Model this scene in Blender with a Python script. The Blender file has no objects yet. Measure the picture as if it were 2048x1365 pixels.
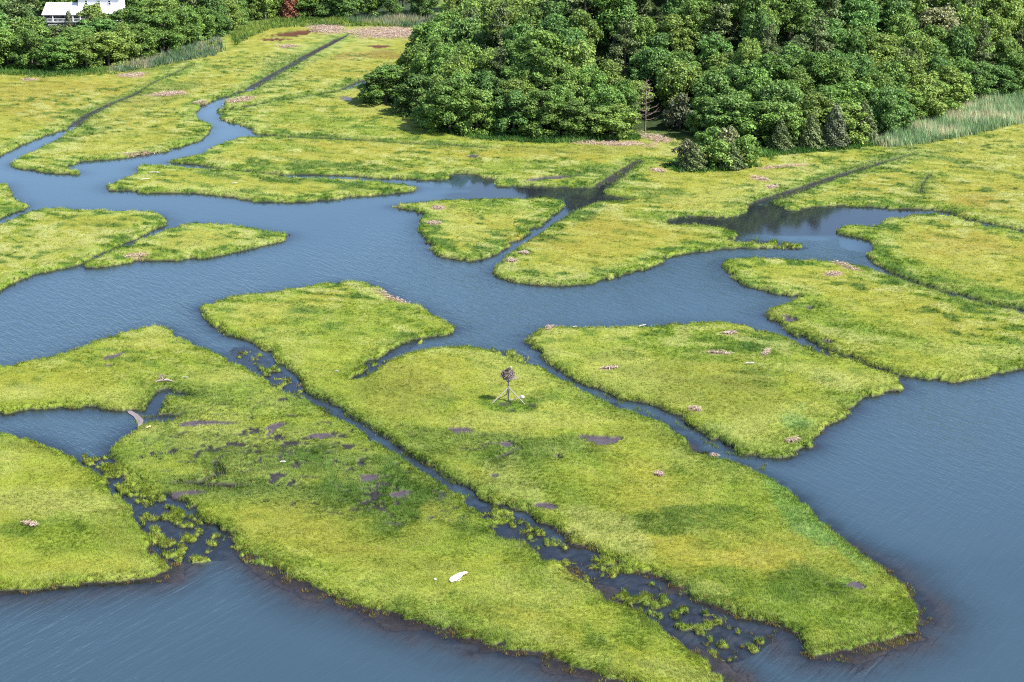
import bpy, bmesh, math, random
import numpy as np
from mathutils import Vector, Matrix
random.seed(7)
SC = bpy.context.scene
COL = SC.collection

# ------------------------------------------------------------------ camera
CAM_H, FPX, DEP = 69.0, 3413.0, 0.3159      # height over the marsh, focal length in photo pixels, pitch below horizon
CT, ST = math.cos(DEP), math.sin(DEP)
cd = bpy.data.cameras.new('camera'); cam = bpy.data.objects.new('camera', cd); COL.objects.link(cam)
cam.location = (0, 0, CAM_H); cam.rotation_euler = (math.pi/2 - DEP, 0, 0)
cd.sensor_width = 36.0; cd.lens = 36.0*FPX/2048.0; cd.clip_start = 1.0; cd.clip_end = 20000
SC.camera = cam
# ------------------------------------------------------------------ sky, sun, exposure
SUN_EL, SUN_AZ = math.radians(50), math.atan2(0.92, -0.39)   # azimuth clockwise from +Y
w = bpy.data.worlds.new('World'); SC.world = w; w.use_nodes = True
nt = w.node_tree; nt.nodes.clear()
sky = nt.nodes.new('ShaderNodeTexSky'); sky.sky_type = 'NISHITA'; sky.sun_disc = False
sky.sun_elevation = SUN_EL; sky.sun_rotation = SUN_AZ; sky.air_density = 1.0; sky.dust_density = 0.4; sky.ozone_density = 2.0
bg = nt.nodes.new('ShaderNodeBackground'); bg.inputs[1].default_value = 0.12
wo = nt.nodes.new('ShaderNodeOutputWorld')
nt.links.new(sky.outputs[0], bg.inputs[0]); nt.links.new(bg.outputs[0], wo.inputs[0])
sl = bpy.data.lights.new('sun', 'SUN'); sl.energy = 5.0; sl.angle = math.radians(0.5); sl.color = (1.0, 0.955, 0.88)
so = bpy.data.objects.new('sun', sl); COL.objects.link(so)
sd = Vector((math.sin(SUN_AZ)*math.cos(SUN_EL), math.cos(SUN_AZ)*math.cos(SUN_EL), math.sin(SUN_EL)))
so.rotation_euler = sd.to_track_quat('Z', 'Y').to_euler(); so.location = (0, 200, 300)
SC.view_settings.view_transform = 'Standard'; SC.view_settings.look = 'None'
SC.view_settings.exposure = 1.3; SC.view_settings.gamma = 1.0; SC.view_settings.use_curve_mapping = False
SC.render.engine = 'CYCLES'
SC.cycles.max_bounces = 6; SC.cycles.transparent_max_bounces = 8; SC.cycles.caustics_reflective = False; SC.cycles.caustics_refractive = False
SC.cycles.use_denoising = False; SC.cycles.filter_width = 1.1

# ------------------------------------------------------------------ helpers
def P(px, py, z=0.0):
    """the place on the plane of height z that the photograph shows at pixel (px, py)"""
    x = (px-1024.0)/FPX; y = -(py-682.5)/FPX
    d = (x, CT + y*ST, -ST + y*CT)
    t = (z-CAM_H)/d[2]
    return Vector((d[0]*t, d[1]*t, z))
def PD(px, py, depth):
    x = (px-1024.0)/FPX; y = -(py-682.5)/FPX
    return Vector((x*depth, (CT+y*ST)*depth, CAM_H + (-ST+y*CT)*depth))
def ppm(p):
    return FPX/(p[1]*CT - (p[2]-CAM_H)*ST)
def lin(c):
    c = np.asarray(c, float)/255.0
    return np.where(c <= 0.04045, c/12.92, ((c+0.055)/1.055)**2.4)
def hash2(ix, iy, s):
    h = (ix.astype(np.int64)*374761393 + iy.astype(np.int64)*668265263 + s*1442695041) & 0xFFFFFFFF
    h = ((h ^ (h >> 13))*1274126177) & 0xFFFFFFFF
    h = h ^ (h >> 16)
    return (h & 0xFFFFFF)/float(0xFFFFFF)
def vnoise(x, y, scale, s=0):
    x = x/scale; y = y/scale
    ix = np.floor(x); iy = np.floor(y); fx = x-ix; fy = y-iy
    fx = fx*fx*(3-2*fx); fy = fy*fy*(3-2*fy)
    a = hash2(ix, iy, s); b = hash2(ix+1, iy, s); c = hash2(ix, iy+1, s); d = hash2(ix+1, iy+1, s)
    return (a*(1-fx)+b*fx)*(1-fy) + (c*(1-fx)+d*fx)*fy
def fbm(x, y, scale, s=0, n=3):
    t = 0; a = 1.0; tot = 0
    for k in range(n):
        t = t + a*vnoise(x + 13.7*k, y - 7.1*k, scale/2**k, s+k); tot += a; a *= 0.5
    return t/tot
def sstep(a, b, x):
    t = np.clip((x-a)/(b-a), 0, 1); return t*t*(3-2*t)

def tag(o, label=None, cat=None, group=None, kind=None):
    if label: o['label'] = label
    if cat: o['category'] = cat
    if group: o['group'] = group
    if kind: o['kind'] = kind
    return o
def empty(name, loc, label=None, cat=None, group=None):
    o = bpy.data.objects.new(name, None); COL.objects.link(o); o.location = loc; o.empty_display_size = 0.3
    return tag(o, label, cat, group)
def link(name, me, parent=None, loc=None):
    o = bpy.data.objects.new(name, me); COL.objects.link(o)
    if parent is not None: o.parent = parent
    if loc is not None: o.location = loc
    return o
def npmesh(name, V, F, mat=None, cols=None, smooth=False):
    """V (n,3), F (m,k) with k = 3 or 4"""
    V = np.asarray(V, np.float32); F = np.asarray(F, np.int32)
    me = bpy.data.meshes.new(name)
    me.vertices.add(len(V)); me.vertices.foreach_set('co', V.ravel())
    k = F.shape[1]
    me.loops.add(F.size); me.loops.foreach_set('vertex_index', F.ravel())
    me.polygons.add(len(F)); me.polygons.foreach_set('loop_start', np.arange(0, F.size, k, dtype=np.int32))
    me.polygons.foreach_set('loop_total', np.full(len(F), k, np.int32))
    if smooth: me.polygons.foreach_set('use_smooth', np.ones(len(F), bool))
    if cols is not None:
        a = me.attributes.new('albedo', 'FLOAT_COLOR', 'POINT')
        c4 = np.ones((len(V), 4), np.float32); c4[:, :3] = cols
        a.data.foreach_set('color', c4.ravel())
    me.update(calc_edges=True)
    if mat: me.materials.append(mat)
    return me
class MB:
    """collects boxes, bars and tubes into one mesh"""
    def __init__(s): s.v = []; s.f = []
    def add(s, vs, fs):
        b = len(s.v); s.v += [tuple(p) for p in vs]; s.f += [tuple(i+b for i in f) for f in fs]
    def box(s, c, size, rot=None):
        hx, hy, hz = size[0]/2, size[1]/2, size[2]/2
        vs = [Vector((x, y, z)) for x in (-hx, hx) for y in (-hy, hy) for z in (-hz, hz)]
        if rot is not None: vs = [rot @ v for v in vs]
        s.add([v+Vector(c) for v in vs], [(0,1,3,2),(4,6,7,5),(0,4,5,1),(2,3,7,6),(0,2,6,4),(1,5,7,3)])
    def tube(s, pts, radii, n=8):
        pts = [Vector(p) for p in pts]; rings = []
        for i, p in enumerate(pts):
            d = (pts[min(i+1, len(pts)-1)] - pts[max(i-1, 0)]).normalized()
            a = d.cross(Vector((0.31, 0.17, 0.93)) if abs(d.z) < 0.9 else Vector((1, 0, 0))).normalized(); b = d.cross(a)
            rings.append([p + radii[i]*(math.cos(2*math.pi*k/n)*a + math.sin(2*math.pi*k/n)*b) for k in range(n)])
        vs = [v for r in rings for v in r]; fs = []
        for i in range(len(pts)-1):
            for k in range(n):
                fs.append((i*n+k, i*n+(k+1) % n, (i+1)*n+(k+1) % n, (i+1)*n+k))
        fs.append(tuple(range(n-1, -1, -1))); fs.append(tuple((len(pts)-1)*n+k for k in range(n)))
        s.add(vs, fs)
    def mesh(s, name, mat, bevel=0):
        me = bpy.data.meshes.new(name); me.from_pydata(s.v, [], s.f)
        bm = bmesh.new(); bm.from_mesh(me)
        if bevel: bmesh.ops.bevel(bm, geom=bm.edges[:], offset=bevel, segments=1, affect='EDGES')
        bmesh.ops.recalc_face_normals(bm, faces=bm.faces[:]); bm.to_mesh(me); bm.free()
        me.materials.append(mat); return me
    def build(s, name, mat, parent=None, loc=None, bevel=0):
        return link(name, s.mesh(name, mat, bevel), parent, loc)

# ------------------------------------------------------------------ materials
def nodes(name):
    m = bpy.data.materials.new(name); m.use_nodes = True; t = m.node_tree; t.nodes.clear()
    out = t.nodes.new('ShaderNodeOutputMaterial'); return m, t, out
def N(t, typ, **kw):
    n = t.nodes.new(typ)
    for k, v in kw.items():
        if k == 'op': n.operation = v
        elif k.startswith('i') and k[1:].isdigit(): n.inputs[int(k[1:])].default_value = v
        else: setattr(n, k, v)
    return n
def coords(t, scale=(1, 1, 1), rot=(0, 0, 0)):
    g = N(t, 'ShaderNodeNewGeometry'); mp = N(t, 'ShaderNodeMapping')
    mp.inputs['Scale'].default_value = scale; mp.inputs['Rotation'].default_value = rot
    t.links.new(g.outputs['Position'], mp.inputs['Vector']); return mp.outputs[0]
def noise(t, vec, scale, detail=3, rough=0.55):
    n = N(t, 'ShaderNodeTexNoise'); n.inputs['Scale'].default_value = scale; n.inputs['Detail'].default_value = detail; n.inputs['Roughness'].default_value = rough
    if vec is not None: t.links.new(vec, n.inputs['Vector'])
    return n.outputs[0]
def maprange(t, v, a, b, c, d):
    n = N(t, 'ShaderNodeMapRange'); t.links.new(v, n.inputs[0])
    for i, x in zip((1, 2, 3, 4), (a, b, c, d)): n.inputs[i].default_value = x
    return n.outputs[0]
def colmul(t, c, v):
    n = N(t, 'ShaderNodeVectorMath', op='SCALE'); t.links.new(c, n.inputs[0]); t.links.new(v, n.inputs['Scale']); return n.outputs[0]

def mat_ground():
    m, t, out = nodes('marsh_ground')
    b = N(t, 'ShaderNodeBsdfPrincipled'); b.inputs['Specular IOR Level'].default_value = 0.2
    a = N(t, 'ShaderNodeAttribute', attribute_name='albedo'); we = N(t, 'ShaderNodeAttribute', attribute_name='wet')
    n1 = noise(t, coords(t), 3.0, 4, 0.7); n2 = noise(t, coords(t), 0.35, 3)
    v1 = maprange(t, n1, 0.25, 0.75, 0.62, 1.3); v2 = maprange(t, n2, 0.3, 0.7, 0.86, 1.14)
    c = colmul(t, colmul(t, a.outputs['Color'], v1), v2)
    t.links.new(c, b.inputs['Base Color'])
    t.links.new(maprange(t, we.outputs['Fac'], 0, 1, 0.9, 0.25), b.inputs['Roughness'])
    bp = N(t, 'ShaderNodeBump'); bp.inputs['Strength'].default_value = 0.9; bp.inputs['Distance'].default_value = 0.12
    t.links.new(n1, bp.inputs['Height']); t.links.new(bp.outputs[0], b.inputs['Normal'])
    t.links.new(b.outputs[0], out.inputs[0]); return m
def mat_blades(name, transl=0.35, rough=0.6):
    m, t, out = nodes(name)
    a = N(t, 'ShaderNodeAttribute', attribute_name='albedo')
    d = N(t, 'ShaderNodeBsdfPrincipled'); d.inputs['Roughness'].default_value = rough; d.inputs['Specular IOR Level'].default_value = 0.25
    tr = N(t, 'ShaderNodeBsdfTranslucent'); mx = N(t, 'ShaderNodeMixShader'); mx.inputs[0].default_value = transl
    t.links.new(a.outputs['Color'], d.inputs['Base Color']); t.links.new(a.outputs['Color'], tr.inputs['Color'])
    t.links.new(d.outputs[0], mx.inputs[1]); t.links.new(tr.outputs[0], mx.inputs[2]); t.links.new(mx.outputs[0], out.inputs[0]); return m
def mat_leaf(name, base, var=0.3, huevar=0.02, transl=0.3):
    """leaf colour: each tree its own tone, each clump of leaves a little lighter or yellower"""
    m, t, out = nodes(name)
    oi = N(t, 'ShaderNodeObjectInfo')
    a = N(t, 'ShaderNodeAttribute', attribute_name='albedo')
    hs = N(t, 'ShaderNodeHueSaturation'); hs.inputs['Color'].default_value = (*base, 1)
    t.links.new(maprange(t, oi.outputs['Random'], 0, 1, 0.5-huevar, 0.5+huevar), hs.inputs['Hue'])
    wn = N(t, 'ShaderNodeTexWhiteNoise', noise_dimensions='1D'); t.links.new(oi.outputs['Random'], wn.inputs['W'])
    t.links.new(maprange(t, wn.outputs['Value'], 0, 1, 1-var, 1+var), hs.inputs['Value'])
    mu = N(t, 'ShaderNodeVectorMath', op='MULTIPLY'); t.links.new(hs.outputs[0], mu.inputs[0]); t.links.new(a.outputs['Color'], mu.inputs[1])
    d = N(t, 'ShaderNodeBsdfPrincipled'); d.inputs['Roughness'].default_value = 0.5; d.inputs['Specular IOR Level'].default_value = 0.25
    tr = N(t, 'ShaderNodeBsdfTranslucent'); mx = N(t, 'ShaderNodeMixShader'); mx.inputs[0].default_value = transl
    t.links.new(mu.outputs[0], d.inputs['Base Color']); t.links.new(mu.outputs[0], tr.inputs['Color'])
    t.links.new(d.outputs[0], mx.inputs[1]); t.links.new(tr.outputs[0], mx.inputs[2]); t.links.new(mx.outputs[0], out.inputs[0]); return m
def mat_plain(name, c, rough=0.8, nscale=6.0, amp=0.25, stretch=(1, 1, 1), bump=0.2):
    m, t, out = nodes(name)
    b = N(t, 'ShaderNodeBsdfPrincipled'); b.inputs['Roughness'].default_value = rough
    tc = N(t, 'ShaderNodeTexCoord'); mp = N(t, 'ShaderNodeMapping'); mp.inputs['Scale'].default_value = stretch
    t.links.new(tc.outputs['Object'], mp.inputs['Vector'])
    n = noise(t, mp.outputs[0], nscale, 4, 0.6)
    rgb = N(t, 'ShaderNodeRGB'); rgb.outputs[0].default_value = (*c, 1)
    t.links.new(colmul(t, rgb.outputs[0], maprange(t, n, 0.25, 0.75, 1-amp, 1+amp)), b.inputs['Base Color'])
    bp = N(t, 'ShaderNodeBump'); bp.inputs['Strength'].default_value = bump; bp.inputs['Distance'].default_value = 0.03
    t.links.new(n, bp.inputs['Height']); t.links.new(bp.outputs[0], b.inputs['Normal'])
    t.links.new(b.outputs[0], out.inputs[0]); return m
def mat_water():
    m, t, out = nodes('creek_water')
    a = N(t, 'ShaderNodeAttribute', attribute_name='opacity'); calm = N(t, 'ShaderNodeAttribute', attribute_name='ripple')
    # wind ripples: short crests, running away to the right nearest the camera and across the creek farther off
    def crests(ang, sc, st):
        v = N(t, 'ShaderNodeVectorMath', op='MULTIPLY'); v.inputs[1].default_value = (1, st, 1); t.links.new(coords(t, (1, 1, 1), (0, 0, math.radians(ang))), v.inputs[0])
        n = N(t, 'ShaderNodeTexNoise'); n.inputs['Scale'].default_value = sc; n.inputs['Detail'].default_value = 3.0; n.inputs['Roughness'].default_value = 0.55; n.inputs['Distortion'].default_value = 0.6
        t.links.new(v.outputs[0], n.inputs['Vector']); return n.outputs[0]
    g = N(t, 'ShaderNodeNewGeometry'); sx = N(t, 'ShaderNodeSeparateXYZ'); t.links.new(g.outputs['Position'], sx.inputs[0])
    far = maprange(t, sx.outputs['Y'], 145, 185, 0, 1)
    mxr = N(t, 'ShaderNodeMix', data_type='FLOAT'); t.links.new(far, mxr.inputs['Factor'])
    t.links.new(crests(32, 1.5, .12), mxr.inputs[2]); t.links.new(crests(-35, 1.9, .22), mxr.inputs[3])
    nf = noise(t, coords(t, (1.0, 0.6, 1), (0, 0, math.radians(20))), 4.5, 2, 0.5)
    gust = maprange(t, noise(t, coords(t, (1, 0.5, 1), (0, 0, 0.4)), 0.028, 3), 0.36, 0.64, 0.35, 1.3)
    s2 = N(t, 'ShaderNodeMath', op='MULTIPLY_ADD'); s2.inputs[1].default_value = 0.25; t.links.new(nf, s2.inputs[0]); t.links.new(mxr.outputs[0], s2.inputs[2])
    st = N(t, 'ShaderNodeMath', op='MULTIPLY'); t.links.new(gust, st.inputs[0]); t.links.new(calm.outputs['Fac'], st.inputs[1])
    bp = N(t, 'ShaderNodeBump'); bp.inputs['Distance'].default_value = 0.13
    t.links.new(st.outputs[0], bp.inputs['Strength']); t.links.new(s2.outputs[0], bp.inputs['Height'])
    body = N(t, 'ShaderNodeBsdfDiffuse'); body.inputs['Color'].default_value = (0.029, 0.051, 0.070, 1)
    tp = N(t, 'ShaderNodeBsdfTransparent'); tp.inputs['Color'].default_value = (0.75, 0.74, 0.72, 1)
    m1 = N(t, 'ShaderNodeMixShader'); t.links.new(a.outputs['Fac'], m1.inputs[0]); t.links.new(tp.outputs[0], m1.inputs[1]); t.links.new(body.outputs[0], m1.inputs[2])
    gl = N(t, 'ShaderNodeBsdfGlossy'); gl.inputs['Roughness'].default_value = 0.05; gl.inputs['Color'].default_value = (0.74, 0.80, 0.85, 1); t.links.new(bp.outputs[0], gl.inputs['Normal'])
    fr = N(t, 'ShaderNodeFresnel'); fr.inputs['IOR'].default_value = 1.35; t.links.new(bp.outputs[0], fr.inputs['Normal'])
    m2 = N(t, 'ShaderNodeMixShader'); t.links.new(fr.outputs[0], m2.inputs[0]); t.links.new(m1.outputs[0], m2.inputs[1]); t.links.new(gl.outputs[0], m2.inputs[2])
    t.links.new(m2.outputs[0], out.inputs[0]); return m
KX = 2.05    # photo brightness of a sunlit flat surface over its albedo
def alb(c): return lin(c)/KX

# ------------------------------------------------------------------ shoreline plan (traced on the marsh plane)
LANDS = [
 # whole north side: west field, tongue between the creeks, long meadow, right meadow
 [(-400,420),(-200,370),(0,309),(20,297),(48,284),(75,275),(102,264),(125,258),(147,250),(152,253),(150,256),(130,268),(113,279),(85,292),(58,304),(34,316),(20,326),(26,332),(68,338),(113,343),(157,345),(159,342),(133,335),(137,328),(161,321),(191,318),(239,313),(273,308),(308,302),(335,299),(362,289),(390,282),(413,268),(417,256),(424,251),(410,243),(396,236),(390,222),(403,212),(431,195),(458,188),(506,174),(509,178),(478,186),(455,193),(444,208),(451,213),(492,209),(530,203),(530,207),(492,214),(447,221),(441,236),(455,239),(461,236),(485,241),(489,251),(506,253),(502,262),(533,266),(571,271),(571,274),(506,271),(478,273),(458,282),(431,290),(403,306),(376,313),(333,320),(342,322),(393,325),(427,333),(478,338),(523,342),(581,345),(632,345),(703,348),(771,353),(839,356),(890,356),(904,348),(911,343),(935,343),(955,348),(983,353),(993,356),(986,365),(996,370),(1044,368),(1096,370),(1133,372),(1181,372),(1201,370),(1212,358),(1215,365),(1205,380),(1215,387),(1249,392),(1273,396),(1270,399),(1249,399),(1208,400),(1181,406),(1154,418),(1133,430),(1102,449),(1060,476),(1031,495),(1007,512),(990,524),(990,548),(1020,558),(1055,563),(1096,567),(1147,566),(1198,560),(1232,551),(1250,544),(1289,534),(1320,522),(1336,508),(1386,501),(1445,493),(1484,491),(1538,493),(1531,489),(1499,485),(1464,481),(1474,464),(1460,458),(1425,452),(1386,448),(1332,448),(1330,440),(1347,432),(1386,430),(1445,431),(1476,429),(1496,417),(1496,407),(1515,401),(1546,392),(1554,396),(1538,403),(1560,411),(1585,417),(1620,413),(1679,405),(1718,409),(1796,413),(1854,415),(1889,417),(1913,427),(1944,436),(1990,444),(2048,457),(2200,490),(2600,580),(5200,500),(5200,-299),(-3000,-299),(-3000,420)],
 # right meadow south of the bay
 [(2600,600),(2200,502),(2048,464),(1990,452),(1951,443),(1913,432),(1874,425),(1827,429),(1772,436),(1764,444),(1749,452),(1698,450),(1667,456),(1675,464),(1718,471),(1745,481),(1753,491),(1733,505),(1741,518),(1768,530),(1788,543),(1835,561),(1881,576),(1932,588),(1990,604),(2048,614),(2300,680),(2600,780)],
 [(2600,800),(2300,694),(2048,622),(1990,610),(1932,594),(1881,582),(1835,567),(1784,549),(1740,537),(1718,530),(1679,522),(1640,520),(1542,516),(1492,514),(1460,516),(1447,526),(1449,534),(1468,553),(1492,569),(1531,575),(1546,584),(1570,588),(1597,588),(1601,592),(1585,600),(1554,610),(1529,625),(1538,635),(1562,643),(1570,655),(1601,670),(1640,688),(1690,703),(1737,725),(1768,734),(1815,748),(1866,754),(1909,758),(1951,754),(1990,744),(2048,731),(2300,670),(2600,820)],
 # thin island
 [(208,373),(219,365),(246,356),(273,348),(277,341),(273,332),(284,327),(325,329),(376,332),(444,338),(513,344),(581,353),(649,356),(703,358),(771,363),(819,368),(836,373),(819,380),(771,385),(720,389),(668,394),(600,401),(581,401),(513,399),(478,392),(410,384),(359,382),(308,382),(284,382),(256,377),(226,380)],
 [(-300,330),(0,365),(10,365),(20,379),(27,396),(56,406),(51,414),(20,423),(0,432),(-300,520)],
 [(-300,555),(0,446),(34,433),(68,420),(103,415),(171,418),(273,420),(318,423),(335,435),(337,443),(308,457),(273,473),(222,494),(171,517),(154,525),(113,536),(68,544),(27,561),(0,575),(-300,690)],
 [(161,529),(185,519),(222,501),(273,481),(325,461),(379,444),(410,445),(478,450),(547,461),(578,467),(564,478),(513,491),(461,502),(410,512),(359,517),(308,515),(246,522),(205,529),(178,531)],
 [(783,409),(822,404),(890,399),(976,396),(1044,396),(1109,394),(1133,402),(1123,413),(1102,430),(1092,440),(1061,461),(1027,485),(993,503),(952,519),(914,515),(873,505),(853,485),(836,459),(839,444),(848,426),(826,418),(798,413)],
 # big middle marsh: the meadow with the nest, and its north-west quarter
 [(398,611),(427,603),(461,592),(547,582),(600,573),(668,562),(720,562),(747,568),(771,584),(812,601),(853,614),(870,635),(918,650),(901,661),(856,669),(812,676),(791,690),(771,699),(747,716),(730,733),(703,750),(699,759),(737,750),(750,737),(778,723),(805,706),(839,697),(890,692),(932,689),(969,696),(993,706),(1020,713),(1044,726),(1085,732),(1106,750),(1147,767),(1198,795),(1249,819),(1301,832),(1347,851),(1383,875),(1425,912),(1484,920),(1503,939),(1523,946),(1570,975),(1601,997),(1620,1022),(1655,1045),(1679,1073),(1718,1104),(1753,1121),(1784,1143),(1800,1162),(1815,1182),(1831,1201),(1835,1240),(1827,1256),(1788,1271),(1737,1287),(1679,1301),(1632,1303),(1612,1291),(1593,1268),(1554,1248),(1523,1240),(1484,1229),(1437,1209),(1386,1190),(1347,1162),(1308,1147),(1250,1127),(1181,1098),(1147,1081),(1113,1050),(1078,1037),(1037,1009),(976,996),(942,979),(921,967),(890,949),(846,921),(805,897),(764,870),(737,856),(709,832),(679,817),(651,800),(646,791),(608,778),(598,750),(564,723),(533,699),(496,675),(444,661),(417,638)],
 # quadrangle right of the nest
 [(1044,675),(1061,667),(1085,655),(1099,653),(1181,655),(1250,651),(1328,647),(1406,644),(1453,642),(1484,647),(1515,658),(1562,668),(1601,690),(1624,701),(1690,712),(1749,733),(1796,750),(1807,768),(1803,775),(1768,781),(1737,791),(1710,810),(1690,826),(1659,846),(1640,859),(1624,873),(1626,888),(1601,900),(1566,912),(1523,908),(1499,906),(1468,896),(1437,881),(1406,861),(1367,834),(1328,812),(1289,799),(1232,788),(1215,781),(1164,761),(1123,737),(1089,713),(1068,689),(1048,679)],
 # south-west marsh
 [(-300,770),(0,731),(34,726),(103,711),(144,697),(205,677),(267,658),(314,648),(342,656),(369,679),(400,694),(434,704),(478,726),(523,754),(547,774),(578,788),(615,799),(649,822),(677,836),(709,847),(737,866),(791,903),(839,934),(873,951),(908,975),(942,1001),(952,1027),(986,1047),(979,1068),(1061,1085),(1099,1115),(1147,1146),(1198,1177),(1225,1197),(1250,1205),(1308,1240),(1347,1264),(1386,1299),(1421,1322),(1425,1342),(1468,1357),(1445,1372),(1425,1400),(1380,1420),(1330,1395),(1283,1365),(1232,1351),(1181,1334),(1113,1314),(1044,1296),(976,1283),(925,1266),(856,1245),(805,1232),(754,1214),(703,1194),(651,1180),(598,1156),(564,1136),(530,1115),(496,1102),(461,1061),(410,1037),(376,1006),(342,996),(325,985),(284,962),(239,925),(219,900),(232,884),(260,863),(285,845),(300,820),(278,812),(253,814),(219,814),(137,808),(51,814),(0,824),(-300,850)],
 [(-300,850),(0,866),(44,870),(85,884),(113,897),(137,908),(164,928),(198,945),(219,969),(239,986),(253,1009),(267,1033),(291,1061),(301,1085),(314,1109),(335,1129),(325,1146),(256,1151),(188,1158),(103,1167),(0,1175),(-300,1200)],
]
# narrow ditches: points, width in metres, floor above the marsh plane
DITCHES = [
 ([(147,251),(171,232),(219,208),(267,188),(300,168)],[2.2,2.0,1.6,1.2,.3], -.40),
 ([(300,168),(350,146),(385,130)],[.2,.3,.2], -.12),
 ([(500,177),(547,149),(608,114),(670,81),(697,68)],[2.4,2.4,2.2,1.8,.6], -.42),
 ([(530,204),(615,191),(685,178),(705,171),(730,160)],[.6,.6,1.2,2.8,2.8], -.52),
 ([(571,272),(697,278),(805,285),(900,290),(942,292),(969,294)],[1.1,1.0,.7,.7,1.2,.4], -.45),
 ([(1205,372),(1240,346),(1278,320)],[3.0,2.4,1.4], -.41),
 ([(1525,402),(1601,377),(1663,355),(1718,338),(1760,325),(1827,306)],[3.0,2.4,2.0,1.4,.9,.3], -.41),
 ([(1842,385),(1846,366),(1858,350)],[.45,.2,.1], -.2),
 ([(1785,546),(1835,564),(1900,584),(1990,607),(2048,618),(2300,687)],[1.5,1.1,1.0,.9,.9,1.0], -.6),
 ([(640,795),(690,829),(720,846),(770,880),(830,919),(880,953),(921,976)],[1.6,1.3,1.3,1.4,1.5,1.6,1.9], -.54),
 ([(1200,790),(1260,815),(1330,838),(1400,882),(1440,905),(1500,925)],[1.2,.9,.9,1.0,1.5,2.0], -.55),
 ([(300,822),(312,800),(330,778),(355,785),(383,790)],[1.4,2.0,2.0,1.6,1.0], -.6),
 ([(305,835),(330,832),(358,826)],[2.4,3.2,1.2], -.55),
 ([(350,962),(400,960),(440,945),(430,922),(445,910)],[.9,.9,.9,.7,.9], -.47),
 ([(380,966),(430,970),(510,966)],[1.0,1.9,.6], -.46),
 ([(485,942),(530,932)],[.5,.7], -.52),
 ([(1000,913),(1040,893)],[.6,.6], -.5),
 ([(1385,880),(1400,898),(1425,905)],[.8,1.5,1.2], -.43),
]
# hollows in the meadow: pixel centre, half size, floor depth
POOLS = [(223,712,27,5,-.20,-12),(219,729,9,2,-.3,0),(920,860,21,5.5,-.24,0),(1208,877,36,9,-.27,5),(1118,910,8,3.5,-.48,15),(1004,887,22,6,-.22,0),(553,851,22,4.5,-.22,-15),(541,865,9,4,-.3,-20),
 (388,848,28,4.5,-.22,0),(805,986,25,7,-.22,0),(793,1005,8,7,-.2,0),(740,953,18,6,-.2,0),(1086,1011,20,6,-.2,5),(1577,634,18,7,-.42,12),(1655,681,11,5,-.42,12),(1620,613,8,4,-.4,0),(1710,1169,18,7,-.13,5),
 (595,66,48,5,-.40,-6),(550,79,28,2.5,-.15,0),(762,93,22,2.5,-.14,0),(945,313,18,2.5,-.14,0),(692,197,12,3,-.14,5),(1095,355,48,3.5,-.40,-6),(410,846,60,4,-.12,0),(385,985,40,6,-.2,0),(640,870,30,5,-.1,0),(990,950,8,5,-.2,0)]
# places where grass grows as scattered tufts out of mud or shallow water: polygon, share, floor
TUFTS = [
 ([(455,690),(500,685),(560,735),(640,795),(690,832),(660,830),(600,800),(540,765),(470,715)], .20),
 ([(930,1000),(1010,1010),(1090,1060),(1150,1095),(1110,1110),(1060,1090),(980,1065)], .34),
 ([(1100,1110),(1180,1098),(1260,1130),(1330,1175),(1400,1215),(1380,1260),(1310,1225),(1230,1190),(1150,1150)], .28),
 ([(1380,1200),(1500,1250),(1560,1262),(1500,1310),(1440,1320),(1390,1265)], .2),
 ([(150,905),(215,905),(270,950),(340,992),(330,1020),(270,1010),(215,955)], .55),
 ([(270,1000),(340,1000),(470,1080),(560,1130),(500,1120),(440,1110),(390,1120),(330,1115),(290,1060)], .32),
 ([(1480,474),(1540,476),(1625,490),(1600,498),(1500,488)], .50),
 ([(300,812),(340,795),(345,825),(300,842)], .6),
 ([(970,690),(1050,700),(1060,720),(1020,715)], .5),
 ([(720,735),(790,690),(860,672),(800,705),(735,750)], .10),
 ([(430,205),(560,205),(640,225),(600,245),(520,255),(440,240)], .55),
 ([(1560,672),(1690,708),(1800,755),(1740,735),(1640,700)], .5),
 ([(1190,785),(1260,812),(1420,900),(1520,945),(1420,912),(1290,835)], .6),
]
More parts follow.
